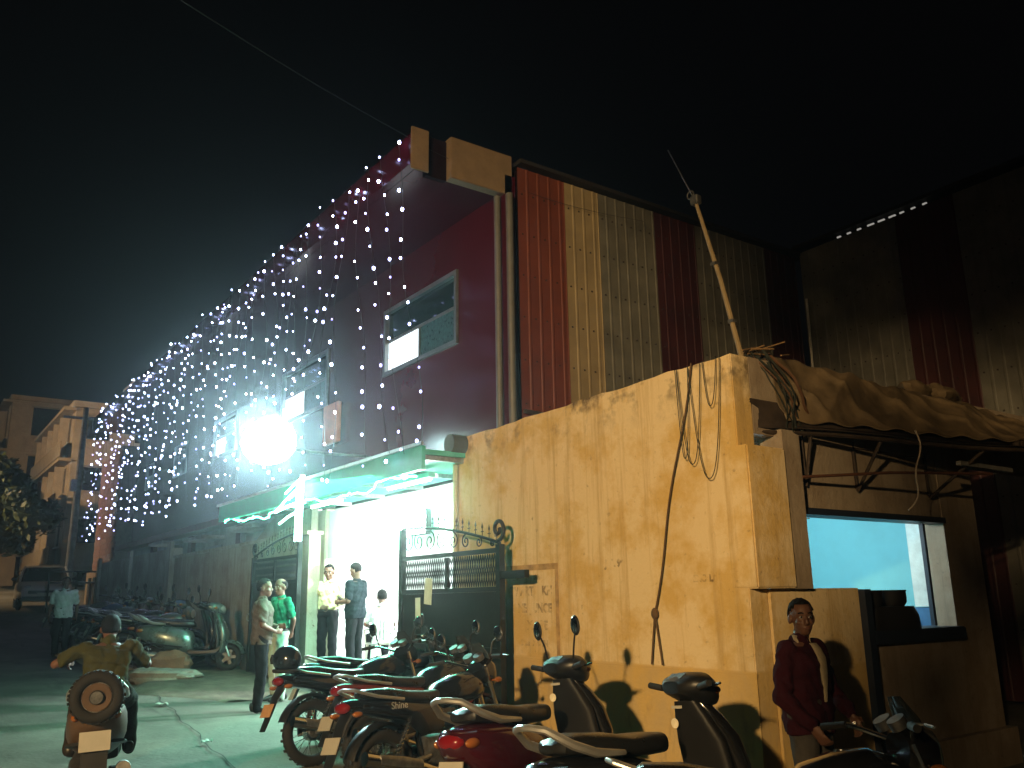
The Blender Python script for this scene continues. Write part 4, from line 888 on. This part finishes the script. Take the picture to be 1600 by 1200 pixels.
    cpart('mch_fend', 'front_mudguard', tailm, hd, lambda: MB().arc_shell((.2, 0, -.63), .345, .06, radians(25), radians(165), .03))
    return t
# paints
BLKP = mat('black_gloss', (.008, .008, .009), .18, coat=.8); REDP = mat('red_gloss', (.13, .018, .012), .22, coat=.7); MAR = mat('maroon_gloss', (.04, .003, .006), .2, coat=.8)
SIL = mat('silver_paint', (.15, .19, .18), .28, .55, coat=.6); GREYP = mat('grey_gloss', (.06, .065, .07), .25, coat=.7); BLUP = mat('blue_gloss', (.02, .04, .12), .22, coat=.7); GRNS = mat('olive_paint', (.1, .06, .035), .4)
R = radians
def at(x, y, dz=0): return (x, y, G(x)+dz)
motorcycle('black motorcycle with a helmet hung on its tail, outermost by the gate', at(-8.3, 4.12), R(96), BLKP, BLKP, plate=mat('orange_plate', (.55, .3, .14), .6), steer=.3)
motorcycle('motorcycle with orange red tail panel next to the helmet bike', at(-7.35, 4.28), R(97), BLKP, REDP, steer=.1, side=BLKP)
motorcycle('black motorcycle with silver script on its tail and pale plate', at(-6.45, 3.9), R(100), BLKP, BLKP, decal='Shine', plate=PLT, steer=.2)
motorcycle('dark motorcycle half hidden in front of the papered gate leaf', at(-9.05, 4.75), R(80), GREYP, BLKP, steer=-.2)
scooter('maroon scooter with silver grab rail parked against the yellow wall', at(-5.22, 3.98), R(104), MAR, badge=True, shield=BLKP, steer=-.35)
scooter('black scooter without mirrors between the maroon one and the man', at(-3.92, 3.84), R(92), BLKP, mirrors=False, badge=True, steer=-.3)
motorcycle('black motorcycle with yellow side panels and no mirrors beside the maroon jacketed man', at(-2.74, 3.65), R(50), BLKP, BLKP, side=mat('yellow_panel', (.3, .16, .03), .35), mirrors=False, steer=.3)
# helmet on the tail of the outermost bike
hm = thing('helmet', 'black glossy full face helmet resting on a motorcycle tail', 'helmet', at(-8.3+.09, 4.12-.93, .98), R(200))
sh_ = MB().ell((0, 0, .0), (.145, .125, .13), 22, 14); sh_.v = [(v[0], v[1], max(v[2], -.1)) for v in sh_.v]; sh_.build('shell', BLKP, hm)
MB().loft([(-.04, .09, 0, .07, .1), (.0, .1, 0, .06, .105), (.045, .085, 0, .06, .1)], 'z', 18, 2.3).build('visor', mat('smoked_visor', (.03, .035, .035), .12, coat=.5), hm)
MB().torus((0, 0, -.1), .115, .018, 24, 6, 'z').build('rim_trim', RUB, hm)
# row along the compound wall
rowc = [SIL, BLKP, GREYP, BLUP, BLKP, MAR, BLKP, GREYP, BLKP, BLUP, BLKP]
gp = 'two wheelers in the row along the compound wall'
for i, m in enumerate(rowc):
    x = -16.3-.72*i; y = 4.55+.06*sin(i*2.3)-.02*i
    if i in (0, 1, 3, 6, 8): scooter('silver green scooter heading the row along the compound wall' if i == 0 else 'dark scooter parked among others along the compound wall', at(x, y, .1), R(62+3*sin(i*1.7)), m, gp, seat=VIN, steer=-.3+.1*sin(i), mirrors=i > 0)
    else: motorcycle('dark motorcycle parked among the scooters along the compound wall', at(x, y-.1, .1), R(63+3*sin(i*2.1)), m, BLKP, gp, steer=-.3)
sack = MB().loft([(0, 0, 0, .3, .28), (.1, 0, 0, .36, .33), (.4, .02, 0, .34, .3), (.62, .03, .02, .24, .22), (.74, .0, .03, .1, .1), (.8, -.02, .03, .05, .05)], 'z', 22, 2.3)
sack.v = [(v[0]*(1+.06*sin(v[2]*17+v[1]*9)), v[1]*(1+.06*sin(v[2]*13+v[0]*11)), v[2]) for v in sack.v]
so_ = sack.build('sack', mat('pale_green_cloth', (.3, .42, .35), .85, bump=.5, bscale=25)); so_.scale = (.8, .8, .9); so_.location = (-2.12, 5.3, .44); tag(so_, 'pale green cloth sack standing on a crate right of the shop counter', 'sack')
cr = thing('wooden_crate', 'dark wooden crate under the pale green sack', 'crate', (-2.12, 5.3, G(-2.12)))
for k in range(3):
    for s in (-1, 1):
        MB().box((0, s*.31, .08+.13*k), (.66, .02, .1)).build('slat', mat('crate_wood', (.04, .03, .02), .8), cr, False); MB().box((s*.33, 0, .08+.13*k), (.02, .6, .1)).build('slat', MATS['crate_wood'], cr, False)
MB().box((0, 0, .405), (.7, .68, .02)).build('lid', MATS['crate_wood'], cr, False)

# ------------------------------------------------------------------ people (local x forward, y left, z up)
def person(label, loc, rz, shirt, trousers, J=None, H=1.0, long_sleeve=False, collar=True, jacket=None, tucked=True, belt=None, shoe=SHOE, vox=.011, face=True, hair_bald=0., turn=0., nod=0., curl=.7, hold=None, scale_w=1.0, cat='person', skin=SKIN, moustache=False, group=None):
    D = dict(hipL=(0, .09, .9), hipR=(0, -.09, .9), kneeL=(.02, .1, .49), kneeR=(.02, -.1, .49), ankL=(-.02, .1, .09), ankR=(-.02, -.1, .09),
             pelvis=(0, 0, .95), waist=(.0, 0, 1.08), chest=(.0, 0, 1.27), neck=(-.01, 0, 1.43), head=(.015, 0, 1.585),
             shL=(-.01, .185, 1.385), shR=(-.01, -.185, 1.385), elL=(-.04, .24, 1.11), elR=(-.04, -.24, 1.11), wrL=(.04, .25, .87), wrR=(.04, -.25, .87), toeL=0, toeR=0)
    D.update(J or {}); V = {k: Vector(v) for k, v in D.items() if not isinstance(v, (int, float))}
    t = thing('person', label, cat, loc, rz, group); t.scale = (H, H, H)
    w = scale_w
    # ---- skin body
    m = MB()
    def limb(mb, a, b, r0, r1, mid=None, n=12):
        a, b = Vector(a), Vector(b); pts = []; rs = []
        for i in range(7):
            k = i/6; pts.append(a.lerp(b, k)); r = r0+(r1-r0)*k
            if mid: r += mid*sin(pi*min(1, k*1.25))
            rs.append(r)
        mb.tube(pts, rs, n); mb.ell(a, r0, 12, 8); mb.ell(b, r1, 12, 8)
    hd = V['head']; Rh = Euler((0, nod, turn)).to_matrix()
    h = lambda x, y, z: hd+Rh @ Vector((x, y, z))
    def hell(mb, c, r): 
        e = MB().ell((0, 0, 0), r, 16, 12); mb.add([h(*c)+Rh @ Vector(v) for v in e.v], e.f)
    hell(m, (-.012, 0, .03), (.098, .077, .092)); hell(m, (.012, 0, -.04), (.075, .062, .078)); hell(m, (.04, 0, -.085), (.042, .04, .033))
    hell(m, (.05, 0, .028), (.04, .06, .018)); hell(m, (.086, 0, -.018), (.024, .013, .027)); hell(m, (.093, 0, -.034), (.017, .018, .012)); hell(m, (.072, 0, -.067), (.02, .027, .008)); hell(m, (.07, 0, -.08), (.018, .022, .008))
    for s in (-1, 1): hell(m, (-.012, s*.08, -.01), (.026, .012, .034)); hell(m, (.05, s*.038, -.03), (.03, .025, .022))
    limb(m, V['neck'], h(-.02, 0, -.07), .056, .052); 
    tor = [(V['pelvis']-Vector((0, 0, .06)), .155*w, .105), (V['pelvis'], .16*w, .11), (V['waist'], .145*w, .1), (V['chest'], .168*w, .112), (V['chest'].lerp(V['neck'], .5), .165*w, .1), (V['chest'].lerp(V['neck'], .85), .11*w, .07), (V['neck'], .06, .055)]
    def torso(mb, lo, hi, ex, ez=0):
        secs = tor[lo:hi]; n = 20; vs = []
        for (p, hw, hd_) in secs:
            d = (V['shL']-V['shR']); yaw = atan2(d.y, d.x)-pi/2
            for k in range(n):
                a = 2*pi*k/n; q = Vector((math.copysign(abs(cos(a))**.85, cos(a))*(hd_+ex), math.copysign(abs(sin(a))**.85, sin(a))*(hw+ex), 0)); q.rotate(Euler((0, 0, yaw))); vs.append(p+q)
        L = len(secs)
        mb.add(vs, [(i*n+k, i*n+(k+1) % n, (i+1)*n+(k+1) % n, (i+1)*n+k) for i in range(L-1) for k in range(n)]+[tuple(range(n-1, -1, -1)), tuple((L-1)*n+k for k in range(n))])
    torso(m, 0, 7, 0)
    for s in 'LR':
        sg = 1 if s == 'L' else -1
        limb(m, V['sh'+s], V['el'+s], .05, .04); limb(m, V['el'+s], V['wr'+s], .04, .027, .004)
        limb(m, V['hip'+s], V['knee'+s], .08, .055); limb(m, V['knee'+s], V['ank'+s], .053, .037, .008)
        # hand: palm, four bent fingers, thumb from the side of the palm
        d = (V['wr'+s]-V['el'+s]).normalized(); hv = D.get('hand'+s); d = Vector(hv).normalized() if hv else d
        inn = Vector((0, -sg, 0)); inn = (inn-d*inn.dot(d)); inn = inn.normalized() if inn.length > .1 else Vector((0, 0, -1))
        side = Vector((1, 0, 0)); side = side-d*side.dot(d)-inn*side.dot(inn); side = side.normalized() if side.length > .1 else d.cross(inn).normalized()
        pc = V['wr'+s]+d*.05
        pl = MB().ell((0, 0, 0), 1, 12, 8); m.add([pc+d*v[0]*.055+side*v[1]*.042+inn*v[2]*.017 for v in pl.v], pl.f)
        for k, (o, L) in enumerate(((.03, .072), (.01, .08), (-.011, .076), (-.031, .06))):
            b0 = pc+d*.038+side*o; b1 = b0+(d*cos(curl*.5)+inn*sin(curl*.5))*L*.5; b2 = b1+(d*cos(curl*1.4)+inn*sin(curl*1.4))*L*.5
            m.tube([b0, b1, b2], [.0105, .0095, .008], 8); m.ell(b2, .008, 8, 6); m.ell(b1, .0095, 8, 6)
        b0 = pc-d*.015+side*.035; b1 = b0+(side*.8+d*.5+inn*.4).normalized()*.034; b2 = b1+(d*.9+inn*.5+side*.1).normalized()*.032
        m.tube([b0, b1, b2], [.013, .011, .009], 8); m.ell(b2, .009, 8, 6)
    body = link('body', remesh(m, vox*.8, 3), skin, t)
    # ---- hair
    hm_ = MB().ell((0, 0, 0), (.108, .086, .102), 24, 18); keep = []
    for f in hm_.f:
        c = sum((Vector(hm_.v[i]) for i in f), Vector())/len(f); lim = -.015 if c.x < .0 else (.055+.25*(c.x-.04) if c.x > .04 else .0+.9*max(0, c.x))
        if c.x < -.03: lim = -.06
        if hair_bald and c.z > .05: continue
        if c.z > lim: keep.append(f)
    hr = MB().add([h(-.014, 0, .03)+Rh @ (Vector(v)*(1+.035*sin(v[0]*140+v[2]*60)*sin(v[1]*130))) for v in hm_.v], keep)
    ho = hr.build('hair', HAIR, t, auto=180); md = ho.modifiers.new('s', 'SOLIDIFY'); md.thickness = .012; md.offset = -1
    if face:
        for s in (-1, 1):
            MB().ell(h(.0745, s*.031, .006), (.011, .014, .0085), 12, 8).build('eye', EYE, t); MB().ell(h(.083, s*.031, .006), (.005, .006, .006), 8, 6).build('iris', HAIR, t)
            MB().tube([h(.084, s*.014, .03), h(.088, s*.032, .035), h(.076, s*.05, .03)], .0045, 6).build('eyebrow', HAIR, t)
        MB().tube([h(.088, -.022, -.067), h(.094, 0, -.066), h(.088, .022, -.067)], .004, 6).build('lips', mat('lip', (.16, .06, .045), .5), t)
        if moustache: MB().tube([h(.086, -.028, -.057), h(.097, 0, -.05), h(.086, .028, -.057)], [.004, .008, .004], 6).build('moustache', HAIR, t)
    # ---- trousers
    m = MB(); torso(m, 0, 3, .014)
    for s in 'LR':
        limb(m, V['hip'+s], V['knee'+s], .098, .075); limb(m, V['knee'+s], V['ank'+s]+Vector((0, 0, -.03)), .076, .062)
    fold(link('trousers', remesh(m, vox*1.15, 5), trousers, t).data, .006, 21)
    # ---- shirt
    m = MB(); torso(m, 2 if tucked else 0, 6, .028)
    if not tucked: m.loft([(V['pelvis'].z-.1, V['pelvis'].x, V['pelvis'].y, .135, .185*w), (V['pelvis'].z+.05, V['pelvis'].x, V['pelvis'].y, .14, .185*w)], 'z', 20, 2.3)
    else: m.loft([(V['pelvis'].z+.04, V['pelvis'].x, V['pelvis'].y, .128, .175*w), (V['waist'].z, V['waist'].x, V['waist'].y, .135, .178*w)], 'z', 20, 2.3)
    for s in 'LR':
        limb(m, V['sh'+s], V['el'+s] if long_sleeve else V['sh'+s].lerp(V['el'+s], .72), .066, .06 if long_sleeve else .066)
        if long_sleeve: limb(m, V['el'+s], V['el'+s].lerp(V['wr'+s], .93), .06, .044)
    limb(m, V['neck']-Vector((0, 0, .05)), V['neck']+Vector((-.004, 0, .0)), .085, .07)
    so = link('shirt' if not jacket else 'jacket', remesh(m, vox*1.1, 4), shirt, t); fold(so.data, .011, 17); fold(so.data, .005, 37)
    if collar:
        n_ = V['neck']; cm = MB()
        for s in (-1, 1): cm.add([n_+Vector(q) for q in ((.075, s*.012, -.03), (.0, s*.082, .012), (-.02, s*.075, .05), (.06, s*.02, .022), (.085, s*.055, -.055))], [(0, 1, 2, 3), (0, 4, 1)])
        co = cm.build('collar', jacket or shirt, t, auto=180); md = co.modifiers.new('s', 'SOLIDIFY'); md.thickness = .006
    if jacket:  # pale shirt front showing between the open jacket edges
        c_ = V['chest']; w_ = V['pelvis']
        MB().loft([(c_.z-.22, c_.x+.135, .0, .01, .008), (c_.z-.12, c_.x+.14, .0, .012, .026), (c_.z-.02, c_.x+.143, .0, .013, .042), (c_.z+.06, c_.x+.136, .0, .014, .046), (c_.z+.12, c_.x+.105, .0, .016, .04), (c_.z+.15, c_.x+.08, .0, .016, .035)], 'z', 14, 2.5).build('shirt_front', jacket, t)
    if belt:
        p_ = V['pelvis']; MB().loft([(p_.z+.015, p_.x, p_.y, .131, .179*w), (p_.z+.055, p_.x, p_.y, .132, .179*w)], 'z', 24, 2.2, cap=False).build('belt', belt, t)
        MB().box(p_+Vector((.135, 0, .035)), (.01, .045, .035)).build('buckle', CHR, t, bevel=.004)
    # ---- shoes
    for s in 'LR':
        a = V['ank'+s]; ta = D['toe'+s] if isinstance(D['toe'+s], (int, float)) else 0
        sm_ = MB().loft([(-.09, 0, .0, .02, .02), (-.075, 0, .0, .038, .045), (0, 0, -.005, .042, .055), (.08, 0, -.03, .047, .035), (.15, 0, -.042, .045, .025), (.19, 0, -.048, .025, .016)], 'x', 16, 3)
        so = sm_.build('shoe', shoe, t); so.location = a+Vector((0, 0, -.022)); so.rotation_euler.z = ta
    if hold: hold(t, V)
    return t
def fold(me, amp, fr):
    """cloth folds: push vertices along their normals with crossing waves"""
    n = len(me.vertices); co = np.empty(n*3, 'f'); me.vertices.foreach_get('co', co); co = co.reshape(-1, 3)
    no = np.empty(n*3, 'f'); me.vertices.foreach_get('normal', no); no = no.reshape(-1, 3)
    w = np.sin(co[:, 2]*fr*1.7+co[:, 1]*fr*1.1+np.sin(co[:, 0]*fr*1.3)*1.2)*np.sin(co[:, 2]*fr*.6-co[:, 1]*fr*1.5+co[:, 0]*fr)
    me.vertices.foreach_set('co', (co+no*(w*amp)[:, None]).ravel()); me.update()
def cloth(n, c, r=.9, var=.12): return mat('cloth_'+n, c, r, var=var, scale=9, bump=.3, bscale=60, spec=.15)
DARK = cloth('dark', (.006, .0065, .008)); 
def phone(side):
    def f(t, V): 
        p = V['wr'+side]+Vector((.09, .02 if side == 'R' else -.02, .035)); MB().box(p, (.012, .07, .14), (0, radians(55), 0)).build('phone', BLK, t, bevel=.004)
    return f
walk = dict(kneeL=(.14, .1, .5), ankL=(.12, .1, .09), kneeR=(-.03, -.1, .5), ankR=(-.22, -.1, .12), elL=(-.1, .25, 1.12), wrL=(-.06, .26, .88), elR=(-.02, -.25, 1.12), wrR=(.1, -.26, .9))
person('person in white half sleeve shirt walking on the road past the parked scooters', at(-21.2, 3.2), R(-12), cloth('white', (.74, .76, .74)), DARK, walk, tucked=False, vox=.014)
person('person in grey brown shirt seen from behind, talking beside the green shirt', at(-11.75, 4.2), R(72), cloth('greybrown', (.11, .092, .075)), DARK,
       dict(elL=(.02, .27, 1.12), wrL=(.2, .18, 1.08), elR=(.0, -.26, 1.1), wrR=(.16, -.14, 1.02), handL=(1, -.5, 0), handR=(1, .6, 0)), tucked=False, face=False, turn=-.3, vox=.011)
person('person in green polo shirt and pale trousers listening by the left gate leaf', at(-12.65, 4.78), R(-82), cloth('green', (.012, .17, .095)), cloth('paletrouser', (.42, .5, .42)),
       dict(elL=(-.08, .25, 1.12), wrL=(-.12, .14, .95), elR=(-.08, -.25, 1.12), wrR=(-.12, -.14, .95)), belt=SHOE, turn=.25, scale_w=1.08, hair_bald=1, vox=.012, H=1.0)
person('person in pale yellow shirt and dark trousers standing in the lit doorway', (-13.6, 5.95, .6), R(-55), cloth('paleyellow', (.6, .55, .33)), DARK,
       dict(elL=(-.02, .27, 1.13), wrL=(.17, .12, 1.02), elR=(-.03, -.25, 1.11), wrR=(.05, -.24, .87), handL=(1, -.4, .1)), long_sleeve=True, belt=SHOE, turn=.3, nod=.2, vox=.011)
person('person in dark half sleeve shirt looking down at a phone in the doorway', (-12.95, 6.12, .6), R(-150), cloth('navy', (.008, .014, .018)), DARK,
       dict(elL=(-.02, .23, 1.12), wrL=(.22, .13, 1.1), elR=(.02, -.23, 1.12), wrR=(.24, -.1, 1.12), handL=(1, -.3, .1), handR=(1, .2, .2)), tucked=False, nod=.35, hold=phone('R'), vox=.011, scale_w=1.05)
# seated figure in white on a plastic chair inside
SEAT = dict(hipL=(0, .1, .5), hipR=(0, -.1, .5), pelvis=(0, 0, .54), waist=(-.03, 0, .67), chest=(-.01, 0, .87), neck=(.03, 0, 1.03), head=(.07, 0, 1.18), kneeL=(.42, .14, .5), kneeR=(.42, -.14, .5), ankL=(.4, .14, .09), ankR=(.4, -.14, .09),
            shL=(.02, .185, .985), shR=(.02, -.185, .985), elL=(.1, .26, .73), elR=(.1, -.26, .73), wrL=(.33, .14, .68), wrR=(.33, -.14, .68))
CH = (-13.7, 6.98, .6)
person('person in white shirt sitting on a white plastic chair inside the lobby', CH, R(165), cloth('brightwhite', (.7, .72, .7)), DARK, SEAT, tucked=False, vox=.014, face=False)
ch = thing('plastic_chair', 'white plastic armchair under the seated person in the lobby', 'chair', CH, R(165))
WPL = mat('white_plastic', (.7, .71, .7), .35, var=.03)
MB().box((.02, 0, .415), (.46, .46, .03)).build('seat', WPL, ch, bevel=.012)
bk = MB()
for k in range(7): bk.box((-.22-.03, -.18+.06*k, .66), (.02, .03, .44), (0, radians(-8), 0))
bk.box((-.285, 0, .88), (.025, .46, .06)); bk.box((-.22, 0, .45), (.03, .44, .04)); bk.build('backrest', WPL, ch, bevel=.004)
for s in (-1, 1):
    for x in (-.2, .22): MB().tube([(x, s*.2, .4), (x*1.15, s*.24, 0)], [.028, .02], 6).build('leg', WPL, ch)
    MB().tube([(.22, s*.24, .4), (.22, s*.26, .64), (-.24, s*.25, .66)], .02, 8).build('armrest', WPL, ch)
# the man in the maroon jacket by the shop corner
person('person in maroon jacket over a pale shirt standing at the yellow wall corner', at(-3.76, 5.0, -.05), R(6), cloth('maroon', (.032, .005, .01)), cloth('slate', (.06, .055, .05)),
       dict(elL=(.02, .27, 1.12), wrL=(.2, .2, .95), elR=(-.03, -.26, 1.1), wrR=(.14, -.2, .92), handL=(.5, -.2, -.8), handR=(.5, .2, -.8), ankL=(.05, .14, .09), ankR=(-.05, -.12, .09)), long_sleeve=True, jacket=cloth('cream', (.4, .33, .22)), tucked=False, turn=-.7, vox=.009, H=.97, scale_w=1.1)
# rider on a moving scooter with a spare wheel, seen from behind
RX, RY = -8.25, 1.62
scooter('old scooter with a spare wheel on its back, ridden up the road', at(RX, RY), R(168), GRNS, lean=R(-2), steer=0, mirrors=False, spare=True, plate=PLT)
RID = dict(hipL=(0, .13, .84), hipR=(0, -.13, .84), pelvis=(0, 0, .88), waist=(.06, 0, .98), chest=(.17, 0, 1.12), neck=(.27, 0, 1.25), head=(.34, 0, 1.37), kneeL=(.4, .22, .72), kneeR=(.4, -.22, .72), ankL=(.3, .24, .36), ankR=(.3, -.24, .36),
           shL=(.22, .19, 1.21), shR=(.22, -.19, 1.21), elL=(.3, .43, 1.07), elR=(.33, -.34, 1.04), wrL=(.52, .34, 1.08), wrR=(.52, -.34, 1.08), handL=(1, 0, -.1), handR=(1, 0, -.1))
person('person in olive shirt riding the scooter with the spare wheel', at(RX, RY), R(168), cloth('olive', (.05, .052, .016)), cloth('browndark', (.03, .022, .015)), RID, tucked=False, face=False, vox=.011, scale_w=1.05, H=.95)

# ------------------------------------------------------------------ hazy night air
if HAZE:
    hz = MB().b2(-95, 40, -60, 60, -2.0, 18.5).build('haze', None, None, False)
    vm = bpy.data.materials.new('night_haze'); vm.use_nodes = True; nt = vm.node_tree; nt.nodes.clear()
    o_ = nt.nodes.new('ShaderNodeOutputMaterial'); pv = nt.nodes.new('ShaderNodeVolumePrincipled'); pv.inputs['Color'].default_value = (.85, .88, .92, 1); pv.inputs['Density'].default_value = HAZE; pv.inputs['Anisotropy'].default_value = .92
    nt.links.new(pv.outputs[0], o_.inputs['Volume']); hz.data.materials.append(vm); tag(hz, kind='stuff')
